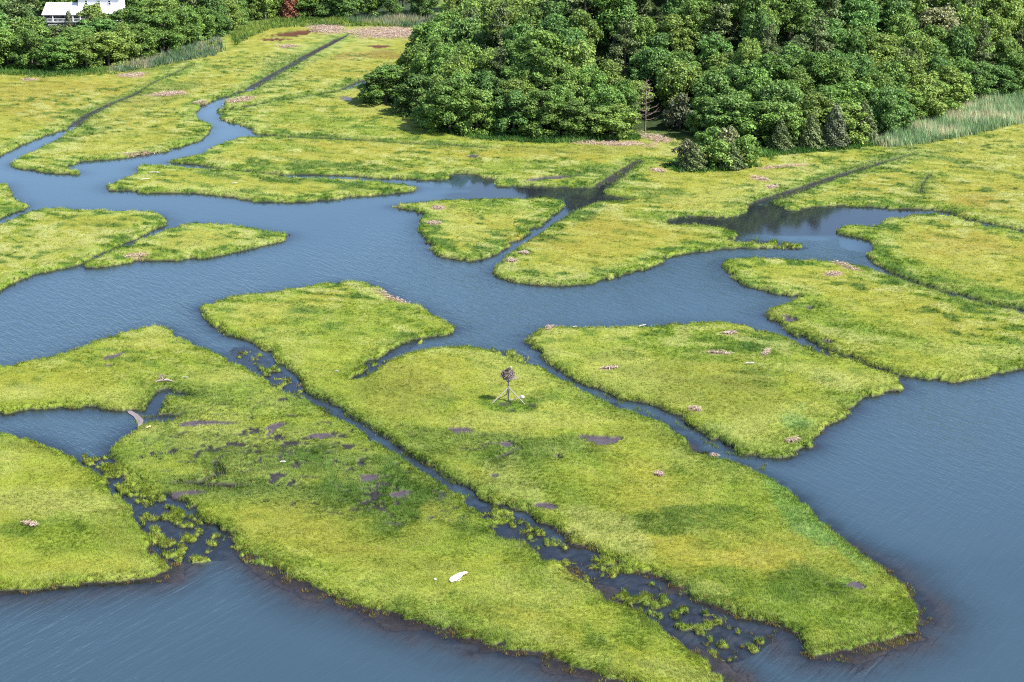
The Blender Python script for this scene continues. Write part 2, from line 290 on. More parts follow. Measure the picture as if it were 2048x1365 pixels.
# colour zones of the vegetation: centre, half size, tilt, colour, strength
C = dict(Y=(172,186,62), YY=(184,178,62), T=(206,172,152), G=(134,168,52), DG=(76,120,36), LG=(206,210,124), O=(146,154,60), BG=(138,188,104), S=(108,138,60), R=(148,92,48), K=(92,108,58))
ZONES = [
 (60,190,180,45,0,'YY',.7),(250,190,110,30,0,'YY',.6),(200,255,150,35,-15,'LG',.35),(120,160,120,12,0,'YY',.5),(420,160,60,14,0,'YY',.6),(640,110,140,40,-15,'LG',.4),(700,140,100,16,0,'YY',.8),(740,110,70,9,0,'R',.35),(560,130,60,25,-20,'S',.5),
 (560,75,90,16,-5,'YY',.5),(330,180,100,12,-15,'S',.55),(330,130,80,10,-15,'S',.55),(240,240,160,9,-22,'S',.45),(290,230,90,22,0,'YY',.55),(370,285,50,12,-10,'G',.5),
 (640,245,180,18,8,'G',.55),(760,215,60,14,0,'LG',.4),(850,240,60,16,10,'Y',.7),(870,300,380,15,3,'YY',.75),(560,295,80,9,3,'G',.6),(680,332,260,10,3,'DG',.55),(1060,335,200,15,2,'G',.55),(1150,345,120,8,-3,'DG',.5),(1180,300,180,8,0,'O',.5),(560,358,200,10,5,'DG',.55),(480,380,200,8,4,'LG',.3),
 (170,445,110,14,-8,'DG',.6),(90,500,110,25,-10,'LG',.45),(440,480,110,22,0,'LG',.3),
 (1000,420,110,16,0,'G',.6),(1020,450,50,14,0,'YY',.5),(1000,485,60,12,-10,'DG',.5),(930,470,50,25,0,'LG',.4),
 (1230,470,140,38,-5,'YY',.75),(1330,410,130,18,0,'YY',.6),(1160,430,50,18,-25,'DG',.6),(1300,425,60,18,0,'G',.4),(1120,545,110,14,0,'LG',.35),(1420,400,110,22,-5,'LG',.35),(1330,385,60,12,0,'DG',.35),
 (1600,350,110,20,-12,'LG',.35),(1780,370,100,24,-8,'YY',.7),(1950,385,110,32,0,'YY',.7),(1970,400,60,22,0,'R',.18),(1900,300,120,14,-10,'S',.35),(1990,290,80,14,0,'LG',.5),(1750,325,120,9,-20,'S',.6),(1960,335,110,6,14,'S',.6),(1680,395,110,8,0,'G',.5),(1850,410,140,7,4,'G',.5),
 (1930,490,140,36,10,'YY',.75),(1760,470,60,22,0,'G',.45),(1900,555,200,16,17,'G',.55),(1700,615,160,28,14,'Y',.5),(1850,630,160,30,14,'YY',.5),(1760,670,110,16,12,'G',.55),(1560,545,80,14,5,'Y',.4),(1660,640,70,22,15,'G',.5),(1950,700,120,16,0,'LG',.4),
 (680,640,160,45,0,'G',.35),(520,600,110,16,-8,'G',.3),(640,710,70,30,0,'Y',.5),(560,690,60,50,45,'LG',.3),(680,650,40,10,0,'DG',.35),(600,625,60,10,0,'DG',.25),
 (160,745,170,50,-10,'YY',.35),(310,690,80,26,0,'YY',.3),(60,790,110,18,-5,'LG',.5),(480,790,150,40,10,'G',.6),(400,870,150,30,0,'LG',.3),(520,905,200,40,5,'S',.4),(700,940,160,50,20,'S',.6),(560,980,200,30,0,'S',.55),(860,985,90,35,20,'DG',.45),(420,800,60,16,0,'DG',.3),
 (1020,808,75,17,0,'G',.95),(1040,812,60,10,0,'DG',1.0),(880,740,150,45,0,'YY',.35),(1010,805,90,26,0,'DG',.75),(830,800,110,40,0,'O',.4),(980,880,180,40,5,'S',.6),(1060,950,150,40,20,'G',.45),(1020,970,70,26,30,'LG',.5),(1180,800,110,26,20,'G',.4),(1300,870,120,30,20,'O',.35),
 (1360,690,160,26,5,'G',.6),(1450,690,70,12,0,'DG',.55),(1160,690,90,20,0,'Y',.5),(1280,740,160,26,8,'O',.4),(1440,790,180,40,10,'O',.45),(1660,760,90,26,15,'LG',.45),(1600,840,60,40,-35,'BG',.6),(1480,860,90,26,0,'LG',.35),
 (1300,960,120,50,10,'YY',.5),(1400,1120,110,36,15,'YY',.7),(1520,1110,70,22,0,'YY',.7),(1390,1040,90,22,-5,'DG',.45),(1440,1170,70,30,0,'G',.55),(1570,1170,80,30,0,'DG',.35),(1660,1230,160,50,0,'G',.4),(1600,1030,100,26,50,'BG',.75),(1690,1090,60,22,40,'BG',.6),(1240,1080,90,26,30,'LG',.6),(1420,1190,120,16,25,'LG',.5),
 (640,1060,220,60,0,'YY',.55),(760,1110,200,45,12,'O',.3),(860,1080,160,30,10,'G',.35),(1140,1270,90,32,5,'DG',.6),(1010,1230,130,32,12,'YY',.4),(560,1000,110,20,10,'O',.3),(1330,1340,120,18,12,'LG',.5),(860,1230,140,14,16,'LG',.35),
 (1930,490,120,30,10,'R',.10),(1180,460,120,26,-5,'R',.08),(80,190,150,36,0,'R',.08),(700,960,240,60,15,'DG',.5),(620,1130,200,30,12,'G',.35),(1500,1000,80,50,30,'G',.4),(110,1000,140,30,0,'LG',.5),(160,1075,150,34,-5,'G',.45),(60,1060,80,16,0,'DG',.3),(150,1135,180,18,-2,'YY',.4),(50,895,90,18,8,'O',.5),(250,1080,50,30,45,'O',.4),
]
WOOD_R = [(825,205),(858,232),(885,256),(960,274),(1100,280),(1270,270),(1290,262),(1360,272),(1500,300),(1600,297),(1740,286),(1790,266),(1900,226),(1960,208),(2048,188),(2300,150),(4200,100),(4200,-250),(905,-250),(912,-60),(915,70),(905,112),(858,145),(832,180)]
WOOD_L = [(-2200,190),(-300,165),(0,140),(100,148),(200,139),(300,116),(370,94),(440,72),(490,46),(560,36),(700,38),(850,38),(872,30),(880,-250),(-2200,-250)]
MATS = [(775,66,82,12,0),(655,58,42,10,5),(575,93,22,3,0),(265,151,32,5,-3),(338,188,36,5,-4),(60,160,18,2.5,0),(478,200,38,5,-8),(400,205,16,3,-8),(275,307,45,2.5,-6),(1225,287,80,6,2),(1310,276,40,8,12),(1318,341,18,4,5),(1520,357,20,4,10),(1560,334,50,3,-5),(1545,375,14,3,0),
 (272,512,28,5,-5),(876,416,14,4,0),(868,447,16,3,0),(1048,507,12,3,0),(1024,522,10,3,0),(786,596,36,6,22),(1690,532,34,4,18),(1668,549,18,4,0),(1437,707,27,2.5,3),(1533,706,10,4,-35),(1222,737,17,2.6,0),(1391,820,13,4,10),(1584,882,16,5,-5),(1319,950,11,3.5,8),(1460,667,14,3,-5),(62,1052,15,4,10),(1100,657,9,3,-20),(1430,905,10,4,0)]

# ------------------------------------------------------------------ survey grid of the ground (fine where the marsh is, coarse far away)
gx = np.concatenate([np.linspace(-9000, -360, 24, endpoint=False), np.arange(-360, 2410, 2.0), np.linspace(2410, 11000, 24)])
gy = np.concatenate([np.linspace(3200, 1480, 20, endpoint=False), np.arange(1480, -70, -1.6), np.linspace(-70, -405, 60)])
yy_ = -(gy-682.5)/FPX; tt = CAM_H/(ST - yy_*CT)                    # depth of each row on the marsh plane
GX = ((gx-1024.0)/FPX)[None, :]*tt[:, None]; GY = ((CT + yy_*ST)*tt)[:, None]*np.ones_like(GX)
PX = gx[None, :]*np.ones_like(GX); PY = gy[:, None]*np.ones_like(GX)
RY = GY[:, 0]
def chaikin(pts, closed=True):
    q = []; n = len(pts)
    for i in range(n if closed else n-1):
        a = np.array(pts[i], float); b = np.array(pts[(i+1) % n], float); q += [a*.78+b*.22, a*.22+b*.78]
    return np.array(q)
def inside(poly):
    m = np.zeros(GX.shape, bool); p = np.asarray(poly, float); a = p; b = np.roll(p, -1, 0)
    for r in range(len(gy)):
        y = gy[r]; c = (a[:, 1] <= y) != (b[:, 1] <= y)
        if not c.any(): continue
        xs = np.sort(a[c, 0] + (y-a[c, 1])/(b[c, 1]-a[c, 1])*(b[c, 0]-a[c, 0]))
        m[r] = (np.searchsorted(xs, gx) % 2) == 1
    return m
def block(ax, ay, bx, by, R):
    y0, y1 = min(ay, by)-R, max(ay, by)+R; x0, x1 = min(ax, bx)-R, max(ax, bx)+R
    r0, r1 = np.searchsorted(RY, y0), np.searchsorted(RY, y1)
    if r1 <= r0: return None
    ts = tt[[r0, r1-1]]
    lo = min(1024+FPX*x0/t for t in ts); hi = max(1024+FPX*x1/t for t in ts)
    c0, c1 = np.searchsorted(gx, lo), np.searchsorted(gx, hi)
    return None if c1 <= c0 else (slice(r0, r1), slice(c0, c1))
def seg_update(D, pts, R, closed=True, widths=None):
    W = [P(x, max(y, -395)) for x, y in pts]; n = len(W)
    for i in range(n if closed else n-1):
        a, b = W[i], W[(i+1) % n]; bl = block(a.x, a.y, b.x, b.y, R)
        if bl is None: continue
        X, Y = GX[bl], GY[bl]; dx, dy = b.x-a.x, b.y-a.y; L2 = dx*dx+dy*dy+1e-9
        t = np.clip(((X-a.x)*dx+(Y-a.y)*dy)/L2, 0, 1)
        d = np.hypot(X-a.x-t*dx, Y-a.y-t*dy)
        if widths is not None: d = d - 0.5*(widths[i]*(1-t)+widths[(i+1) % n]*t)
        D[bl] = np.minimum(D[bl], d)
land = np.zeros(GX.shape, bool); SD = np.full(GX.shape, 8.0)
for poly in LANDS:
    p = chaikin(poly); land |= inside(p); seg_update(SD, p, 8.0)
land |= (PY < -290)
rag = (fbm(GX, GY, 1.9, 3, 4)-.5)*1.35 - .7*sstep(.62, .74, fbm(GX, GY, 2.6, 13, 2)) + (vnoise(GX, GY, .45, 9)-.5)*.35
d = np.where(land, SD, -SD); d = d + rag*np.clip(1.2-np.abs(d)*.25, 0, 1)
near = sstep(1010, 1130, PY)
slope = .30*(1-near) + .085*near; z0 = -.42+.11*near*sstep(.36, .60, fbm(GX, GY, 5.0, 19, 3))+.10*near*(fbm(GX, GY, 1.5, 23, 3)-.5)
z = np.where(d > 0, z0 - z0*sstep(0, .45, d), z0 - slope*np.clip(-d, 0, 8) - .10*np.clip(-d-2.5, 0, 8))
z = z + np.where(d > 0, .16*(fbm(GX, GY, 3.0, 21)-.5)*sstep(0, 1, d), .07*(fbm(GX, GY, 1.2, 33)-.5))
mud = sstep(.22, -.05, d)
e_all = np.full(GX.shape, 8.0)
smooth_mud = np.zeros(GX.shape)
chn = np.zeros(GX.shape)
for poly, share in TUFTS:
    m = inside(chaikin(poly)); chn[m] = 1
    n = .65*fbm(GX, GY, .85, 55, 3)+.35*fbm(GX, GY, 3.0, 56, 2); th = np.quantile(n[m], 1-share); dn = (n-th)*7.0
    m2 = m & (d < .5)
    z = np.where(m2 & (dn <= 0), np.maximum(z, -.475 + .05*np.clip(dn, -1.5, 0) + .09*(fbm(GX, GY, 2.0, 57, 3)-.42)), z)
    z = np.where(m2 & (dn > 0), np.maximum(z, -.46+.30*sstep(0, .8, dn)), z)
    mud = np.where(m2 & (dn > 0), np.minimum(mud, 1-sstep(0, .35, dn)), mud)
    d = np.where(m2, np.maximum(d, np.clip(dn, -3, .5)), d)
for pts, wd, floor in DITCHES:
    e = np.full(GX.shape, 6.0); seg_update(e, pts, 6.0, False, wd)
    e = e + (fbm(GX, GY, 1.4, 71)-.5)*.7
    e_all = np.minimum(e_all, e)
    k = sstep(.45, -.15, e); k = np.where(e > 3, 0, k)
    z = np.where(k > 0, np.minimum(z, z*(1-k) + floor*k + .06*(vnoise(GX, GY, .5, 5)-.5)*k), z)
    mud = np.maximum(mud, sstep(.30, .0, e)); d = np.where(d > 0, np.minimum(d, np.maximum(e, .0)+.02), d)
for cx, cy, rx, ry, floor, ang in POOLS:
    r = (np.abs(gy-cy) < (rx*.5+ry)*1.8+2); c = np.abs(gx-cx) < rx*1.8+3
    bl = np.ix_(r, c); ca, sa = math.cos(math.radians(ang)), math.sin(math.radians(ang))
    u = (PX[bl]-cx)*ca + (PY[bl]-cy)*sa; v = -(PX[bl]-cx)*sa + (PY[bl]-cy)*ca
    q = np.sqrt((u/rx)**2+(v/ry)**2) + (fbm(GX[bl], GY[bl], 1.5, 91, 3)-.5)*1.7
    k = sstep(1.12, .92, q)
    z[bl] = z[bl]*(1-k) + floor*k; smooth_mud[bl] = np.maximum(smooth_mud[bl], k)
mud = np.maximum(mud, smooth_mud)
# wooded upland
dfs = []
upl = np.zeros(GX.shape)
for cx, cy, rx, ry in ((1610, 432, 320, 36), (1090, 378, 215, 36), (1150, 425, 60, 34)):      # inlet beds made shallow so the water imitates a dark tree reflection
    q = np.sqrt(((PX-cx)/rx)**2+((PY-cy)/ry)**2) + (fbm(GX, GY, 6.0, 801, 2)-.5)*.6; k = sstep(1.15, .8, q)
    z = np.where(d < 0, z*(1-k) + np.maximum(z, -.53)*k, z)
for poly, rise in ((WOOD_R, 31.0), (WOOD_L, 8.0)):
    D = np.full(GX.shape, 90.0); p = np.array(poly, float); seg_update(D, p, 90.0)
    D = np.where(inside(p) | (PY < -240), D, -D); dfs.append(D); upl = np.maximum(upl, rise*sstep(0, 80 if rise > 20 else 95, D))
dw = np.maximum(dfs[0], dfs[1])
z = z + upl
def soft(m, k):
    """the mask with its border blurred over k cells each way"""
    m = m.astype(float)
    for ax in (0, 1, 0, 1):
        c = np.cumsum(np.concatenate([np.zeros_like(np.take(m, [0], ax)), m], ax), ax); n = m.shape[ax]; i = np.arange(n)
        m = (np.take(c, np.minimum(i+k, n), ax)-np.take(c, np.maximum(i-k, 0), ax))/(2.0*k)
    return m
# vegetation colours
col = np.ones(GX.shape+(3,))*np.array(C['Y'], float); tall = np.full(GX.shape, .12)
TALL = dict(T=0.0, Y=.1, YY=0.0, G=.6, DG=.75, LG=.3, O=.2, BG=.65, S=.75, R=0.0, K=.3)
def blend(bl, w, key):
    col[bl] = col[bl]*(1-w[..., None]) + np.array(C[key], float)*w[..., None]; tall[bl] = tall[bl]*(1-w) + TALL[key]*w
full = (slice(None), slice(None))
n1 = fbm(GX, GY, 14.0, 101, 4); n2 = fbm(GX, GY, 5.0, 131, 3); n3 = fbm(GX, GY*.6, 8.0, 171, 4)
blend(full, .4*sstep(.52, .72, n1), 'LG'); blend(full, .45*sstep(.54, .7, n3), 'G'); blend(full, .35*sstep(.42, .26, n1), 'O'); blend(full, .2*sstep(.55, .75, n2), 'YY')
sw = fbm(GX*.6, GY*.9+.25*GX, 1.5, 611, 3)
inner = np.minimum(d, e_all)+(n2-.5)*3.0; farf = sstep(660, 560, PY)
blend(full, .5*farf*sstep(3.2, 6.2, inner)*sstep(-4, -9, dw), 'YY'); blend(full, .45*farf*sstep(4.6, 1.8, inner), 'G'); blend(full, .6*farf*sstep(5.0, 3.0, inner)*sstep(.48, .62, sw), 'LG'); blend(full, .6*farf*sstep(5.5, 3.0, inner)*sstep(.44, .34, sw), 'DG')
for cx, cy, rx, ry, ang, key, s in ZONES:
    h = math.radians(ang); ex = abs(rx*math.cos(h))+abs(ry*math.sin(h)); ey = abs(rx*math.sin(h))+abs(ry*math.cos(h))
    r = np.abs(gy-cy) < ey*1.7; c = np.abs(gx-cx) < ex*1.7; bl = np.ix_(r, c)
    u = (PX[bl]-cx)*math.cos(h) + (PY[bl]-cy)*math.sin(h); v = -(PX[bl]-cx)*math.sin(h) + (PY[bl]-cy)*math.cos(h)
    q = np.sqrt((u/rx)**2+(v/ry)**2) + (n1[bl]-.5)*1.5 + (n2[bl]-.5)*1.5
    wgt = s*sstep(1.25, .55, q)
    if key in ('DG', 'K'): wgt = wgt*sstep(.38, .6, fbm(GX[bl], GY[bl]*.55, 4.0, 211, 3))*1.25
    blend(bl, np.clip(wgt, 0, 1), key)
swm = np.clip(.22+.65*sstep(.48, .6, n3)+.8*np.exp(-np.clip(d, 0, 9)/4.0), 0, 1)*(1-sstep(620, 800, PY)*.75)
blend(full, .85*swm*sstep(.53, .66, sw), 'LG'); blend(full, .7*swm*sstep(.42, .30, sw), 'DG')
for cx, cy, rx, ry, ang in MATS:
    h = math.radians(ang); r = np.abs(gy-cy) < (abs(rx*math.sin(h))+ry)*1.8+2; c = np.abs(gx-cx) < rx*1.6; bl = np.ix_(r, c)
    u = (PX[bl]-cx)*math.cos(h) + (PY[bl]-cy)*math.sin(h); v = -(PX[bl]-cx)*math.sin(h) + (PY[bl]-cy)*math.cos(h)
    q = np.sqrt((u/rx)**2+(v/ry)**2) + (fbm(GX[bl], GY[bl], 1.6, 77, 3)-.5)*1.6
    blend(bl, .8*sstep(1.2, .6, q), 'T')
edge = np.exp(-np.clip(d, 0, 9)/1.3)
blend(full, np.clip(edge*.55*sstep(.3, .62, n2+.12), 0, 1), 'G'); blend(full, np.clip(edge*.4*sstep(.5, .7, n3), 0, 1), 'S')
ed = np.exp(-np.clip(e_all, 0, 9)/1.2); blend(full, np.clip(ed*.6, 0, 1), 'S')
blend(full, .85*sstep(-5.0, -.5, dw)*sstep(.35, .55, n2+.1), 'S')
tall = np.maximum(tall, edge*.75)
spots = .85*sstep(.60, .68, .6*fbm(GX, GY, 1.2, 701, 3)+.4*fbm(GX, GY, 6.0, 702, 2))*sstep(.42, .62, tall)*sstep(700, 800, PY)*sstep(.6, 1.2, d)
for poly in ([(300,790),(470,770),(620,800),(720,855),(900,960),(1000,1040),(820,1040),(560,1005),(350,990),(240,905)], [(890,860),(1010,850),(1100,930),(1100,1020),(1020,1000),(940,930)], [(1560,600),(1640,620),(1700,700),(1600,680)], [(1230,800),(1420,880),(1500,930),(1440,915)]):
    m = soft(inside(chaikin(poly)), 22)*sstep(.25, .5, n2+.12); wn_ = .62*fbm(GX*.8, GY, .8, 711, 3)+.38*fbm(GX, GY, 7.0, 712, 2)
    k = np.where(d > .6, sstep(.60, .655, wn_-.12*(1-m))*sstep(.2, .6, m), 0); spots = np.maximum(spots, k)
    tall = np.maximum(tall, .45*m); wgt = (.32*m*sstep(.38, .56, wn_)*(d > .3))[..., None]; col = col*(1-wgt) + np.array(C['S'], float)*wgt
mud = np.maximum(mud, spots); z = z-.20*spots
tall = np.maximum(tall, edge*.6)
A = alb(col)
G_DUFF = alb((62, 80, 40)); G_MUD = alb((62, 56, 57)); G_WET = alb((98, 86, 94)); G_ROT = alb((104, 64, 36))
thatch = A*.74 + alb((120, 104, 56))*.10
mudc = G_MUD*(.75+.6*fbm(GX, GY, .9, 301, 3)[..., None])
mudc = mudc*(1-.35*sstep(.2, -.2, d)*sstep(-1.6, -.6, d))[..., None] + alb((128, 116, 112))*(.30*sstep(-.9, -2.4, d)*near*sstep(-.44, -.50, z))[..., None]
wetc = np.where((PY < 110)[..., None], G_ROT, G_WET)
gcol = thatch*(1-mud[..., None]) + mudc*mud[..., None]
gcol = gcol*(1-smooth_mud[..., None]) + wetc*smooth_mud[..., None]
kw = sstep(-.5, 2.5, dw)[..., None]; gcol = gcol*(1-kw) + G_DUFF*kw
wet = np.clip(np.maximum(smooth_mud, mud*.65), 0, 1)*np.where(PY < 110, .15, 1)
# bare mud just above the water stays without grass
def grid_mesh(name, X, Y, Z, keep=None):
    nr, nc = X.shape; V = np.stack([X, Y, Z], -1).reshape(-1, 3)
    i = np.arange(nr*nc).reshape(nr, nc)
    F = np.stack([i[:-1, :-1], i[:-1, 1:], i[1:, 1:], i[1:, :-1]], -1).reshape(-1, 4)
    if keep is not None:
        F = F[keep.ravel()]; u, inv = np.unique(F, return_inverse=True); return V[u], inv.reshape(F.shape), u
    return V, F, None
M_GROUND = mat_ground()
V, F, _ = grid_mesh('g', GX, GY, z)
me = npmesh('marsh_ground', V, F, M_GROUND, gcol.reshape(-1, 3), True)
wa = me.attributes.new('wet', 'FLOAT', 'POINT'); wa.data.foreach_set('value', wet.astype(np.float32).ravel())
tag(link('ground', me), kind='structure')
# the tidal water, one level sheet over every bed that lies below it
WZ = -.45
zi = z[::2, ::2]; X2, Y2 = GX[::2, ::2], GY[::2, ::2]
cell = np.minimum(np.minimum(zi[:-1, :-1], zi[1:, :-1]), np.minimum(zi[:-1, 1:], zi[1:, 1:]))
cell = np.minimum(cell, z[1::2, 1::2][:cell.shape[0], :cell.shape[1]])
V, F, u = grid_mesh('w', X2, Y2, np.full(zi.shape, WZ), cell < WZ+.02)
me = npmesh('creek_water', V, F, mat_water(), None, True)
dep = np.clip(WZ - zi, 0, 5).ravel()[u]
op = 1-np.exp(-dep*2.2)
# sheltered water is smoother: up the creeks near the wood
rp = sstep(410, 560, PY)*.85+.15
for cx, cy, rx, ry in ((1600, 432, 330, 42), (1100, 378, 230, 45), (1170, 430, 60, 30), (1720, 480, 40, 20)):
    q = np.sqrt(((PX-cx)/rx)**2+((PY-cy)/ry)**2) + (n2-.5)*.5; rp = rp*(1-.96*sstep(1.12, .85, q))
rip = rp[::2, ::2].ravel()[u]*(0.25+.75*sstep(0, 3, -np.where(d > 0, 0, d)[::2, ::2].ravel()[u]))
for nm, arr in (('opacity', op), ('ripple', rip)):
    a_ = me.attributes.new(nm, 'FLOAT', 'POINT'); a_.data.foreach_set('value', arr.astype(np.float32))
tag(link('water', me), kind='structure')

def gidx(x, y):
    r = np.clip(np.round(np.interp(y, RY, np.arange(len(RY)))).astype(int), 0, len(gy)-1)
    depth = y*CT + CAM_H*ST
    c = np.clip(np.round(np.interp(1024+FPX*x/depth, gx, np.arange(len(gx)))).astype(int), 0, len(gx)-1)
    return r, c
def zat(x, y):
    r, c = gidx(np.array([x]), np.array([y])); return float(z[r[0], c[0]])
def ground_at(px, py):
    """where the terrain shows at the pixel: walk out along the sight line"""
    for q in np.arange(1.0, .55, -.001):
        t = CAM_H*q/(ST + (py-682.5)/FPX*CT); p = PD(px, py, t)
        if zat(p.x, p.y) >= p.z: break
    t0 = P(px, py)
    D0 = t0.y*CT + CAM_H*ST
    best = t0
    for q in np.arange(.6, 1.0005, .002):
        p = PD(px, py, D0*q)
        if p.z <= zat(p.x, p.y): return Vector((p.x, p.y, zat(p.x, p.y)))
    return Vector((t0.x, t0.y, zat(t0.x, t0.y)))

# ------------------------------------------------------------------ grass, built blade by blade
RNG = np.random.default_rng(11)
def scatter(n, t0, t1, power=2.0):
    """random places over the marsh, thinner with distance"""
    uu = RNG.random(n)
    t = 1.0/(1/t0 + uu*(1/t1-1/t0)) if power == 2.0 else t0+(t1-t0)*uu
    x = (RNG.random(n)*2300-126-1024)/FPX*t
    y = (t - CAM_H*ST)/CT
    return x, y, t
def blades(x, y, zz, h, wid, colr, nb, lean, lean_dir, spread):
    n = len(x); i = np.repeat(np.arange(n), nb); m = len(i)
    bx = x[i] + RNG.normal(0, 1, m)*spread[i]; by = y[i] + RNG.normal(0, 1, m)*spread[i]
    ang = RNG.random(m)*2*math.pi; hh = h[i]*RNG.uniform(.6, 1.2, m); ww = wid[i]*RNG.uniform(.7, 1.3, m)*.5
    ld = lean_dir[i] + RNG.normal(0, .6, m); ln = lean[i]*RNG.uniform(.4, 1.5, m)
    tx = np.cos(ld)*np.sin(ln)*hh; ty = np.sin(ld)*np.sin(ln)*hh; tz = np.cos(ln)*hh
    px_, py_ = np.cos(ang)*ww, np.sin(ang)*ww
    V = np.empty((m, 3, 3), np.float32)
    V[:, 0] = np.stack([bx-px_, by-py_, zz[i]-.03], -1); V[:, 1] = np.stack([bx+px_, by+py_, zz[i]-.03], -1); V[:, 2] = np.stack([bx+tx, by+ty, zz[i]+tz], -1)
    cc = colr[i]*RNG.uniform(.68, 1.36, (m, 1)); cc = np.repeat(cc[:, None], 3, 1); cc[:, :2] *= .88; cc[:, 2] *= 1.08
    return V.reshape(-1, 3), cc.reshape(-1, 3)
M_GRASS = mat_blades('marsh_grass', .35)
x, y, t = scatter(430000, 118, 460)
r, c = gidx(x, y)
ok = (mud[r, c] < .55) & (dw[r, c] < .5) & (z[r, c] > -.5) & ((d[r, c] > .03) | (z[r, c] > -.40))
# matted straw keeps grass thin
x, y, t, r, c = x[ok], y[ok], t[ok], r[ok], c[ok]
tl = tall[r, c]; cow = fbm(x, y, 5.0, 401, 2)*4*math.pi
h = (.13 + .42*tl)*RNG.uniform(.75, 1.25, len(x))*(.85+.15*np.clip(t/200, .5, 2)); wid = np.clip(t/3413*.85, .026, .15)
base = A[r, c]*1.15*RNG.uniform(.86, 1.16, (len(x), 1))
straw = RNG.random(len(x)) < .05; base[straw] = base[straw]*.4 + alb((205, 186, 130))*.6
Vb, Cb = blades(x, y, z[r, c], h, wid, base, 7, .8-.25*tl, cow, .05+.05*(t/150))
F = np.arange(len(Vb)).reshape(-1, 3)
tag(link('grass', npmesh('marsh_grass', Vb, F, M_GRASS, Cb)), 'short yellow-green salt hay covering the marsh meadows', 'grass', kind='stuff')
# tall cordgrass along every bank and on the hummocks in the channels
x, y, t = scatter(300000, 118, 460)
r, c = gidx(x, y); dd = d[r, c]
ok = (dw[r, c] < 0) & (smooth_mud[r, c] < .4) & (((dd > -.10) & (dd < .9) & (z[r, c] > -.55)) | ((e_all[r, c] > .12) & (e_all[r, c] < .9)))
ok &= (fbm(x, y, 2.0, 431, 2) > .36)
ok |= (near[r, c] > .3) & (dd > -1.1) & (dd <= -.1) & (z[r, c] > WZ-.02) & (fbm(x, y, .9, 441, 2) > .57)
x, y, t, r, c = x[ok], y[ok], t[ok], r[ok], c[ok]
h = RNG.uniform(.16, .42, len(x))*(1-.25*near[r, c]); wid = np.clip(t/3413*1.2, .04, .2)
chan = chn[r, c][:, None]
base = (A[r, c]*.72 + (alb((140, 168, 62))*(1-chan)+alb((96, 128, 58))*chan)*.34)*(1.05-.48*chan)*RNG.uniform(.75, 1.25, (len(x), 1))
dry = RNG.random(len(x)) < (.08 + .25*near[r, c] + .4*((d[r, c] < -.1) & (near[r, c] > .3))); base[dry] = alb((176, 150, 84))*RNG.uniform(.7, 1.2, (dry.sum(), 1))
Vb, Cb = blades(x, y, np.maximum(z[r, c], -.5), h, wid, base, 6, np.full(len(x), .4), RNG.random(len(x))*6.3, .06+.05*(t/150))
F = np.arange(len(Vb)).reshape(-1, 3)
tag(link('cordgrass', npmesh('cordgrass', Vb, F, M_GRASS, Cb)), 'tall green cordgrass fringing the creek banks and mud channels', 'cordgrass', kind='stuff')

# ------------------------------------------------------------------ reeds and undergrowth (nobody could count them)
def reed_patch(name, polys, dens, hh, cols_, label, lean=.12, wmul=1.3, drift=.3, gain=1.0):
    xs, ys = [], []
    for poly in polys:
        W = [P(a, b) for a, b in poly]; x0, x1 = min(p.x for p in W), max(p.x for p in W); y0, y1 = min(p.y for p in W), max(p.y for p in W)
        n = int((x1-x0)*(y1-y0)*dens); x = RNG.uniform(x0, x1, n); y = RNG.uniform(y0, y1, n)
        ins = np.zeros(n, bool)
        for i in range(len(W)):
            a, b = W[i], W[i-1]
            c_ = ((a.y <= y) != (b.y <= y)); xi = a.x+(y-a.y)/(b.y-a.y+1e-9)*(b.x-a.x); ins ^= c_ & (x < xi)
        xs.append(x[ins]); ys.append(y[ins])
    x = np.concatenate(xs); y = np.concatenate(ys); r, c = gidx(x, y); n = len(x)
    k = fbm(x, y, 6.0, 501, 2); pick = np.clip(((k-.3)/.4 + RNG.normal(0, .25, n))*len(cols_), 0, len(cols_)-1).astype(int)
    base = alb(np.array(cols_, float))[pick]*gain*RNG.uniform(.7, 1.3, (n, 1))
    tdep = y*CT+CAM_H*ST
    Vb, Cb = blades(x, y, z[r, c], hh*RNG.uniform(.65, 1.2, n)*(.8+.4*k), tdep/3413*wmul, base, 5, np.full(n, lean), np.full(n, math.pi)+RNG.normal(0, .6, n), np.full(n, drift))
    return tag(link(name, npmesh(name, Vb, np.arange(len(Vb)).reshape(-1, 3), M_GRASS, Cb)), label, name.replace('_', ' '), kind='stuff')
reed_patch('reed_bed', [[(1745,292),(1790,268),(1850,250),(1900,228),(1960,208),(2048,186),(2300,150),(2300,215),(2048,246),(1960,268),(1880,284),(1800,296)]], 3.0, 2.1,
           [(118,146,100), (134,160,112), (148,172,124), (166,186,140), (198,188,150)], 'grey-green reeds along the right edge of the marsh below the wood', .3, gain=1.75)
reed_patch('reed_fringe', [[(215,142),(300,118),(370,96),(440,76),(450,100),(430,112),(300,136),(240,146)], [(690,36),(868,28),(866,62),(840,58),(700,46)]], 1.4, 1.5,
           [(96,128,92), (120,150,112), (150,168,140), (176,172,136)], 'grey-green reeds at the foot of the far woods', .25, gain=1.2)
reed_patch('rank_grass', [[(460,70),(500,50),(560,38),(700,38),(830,42),(820,56),(640,52),(540,58),(470,92)], [(0,143),(120,150),(200,142),(240,148),(90,156),(0,150)]], 1.6, 1.1,
           [(86,118,46), (104,136,52), (126,150,62)], 'dark green rank grass below the far woods', .5, gain=1.3)
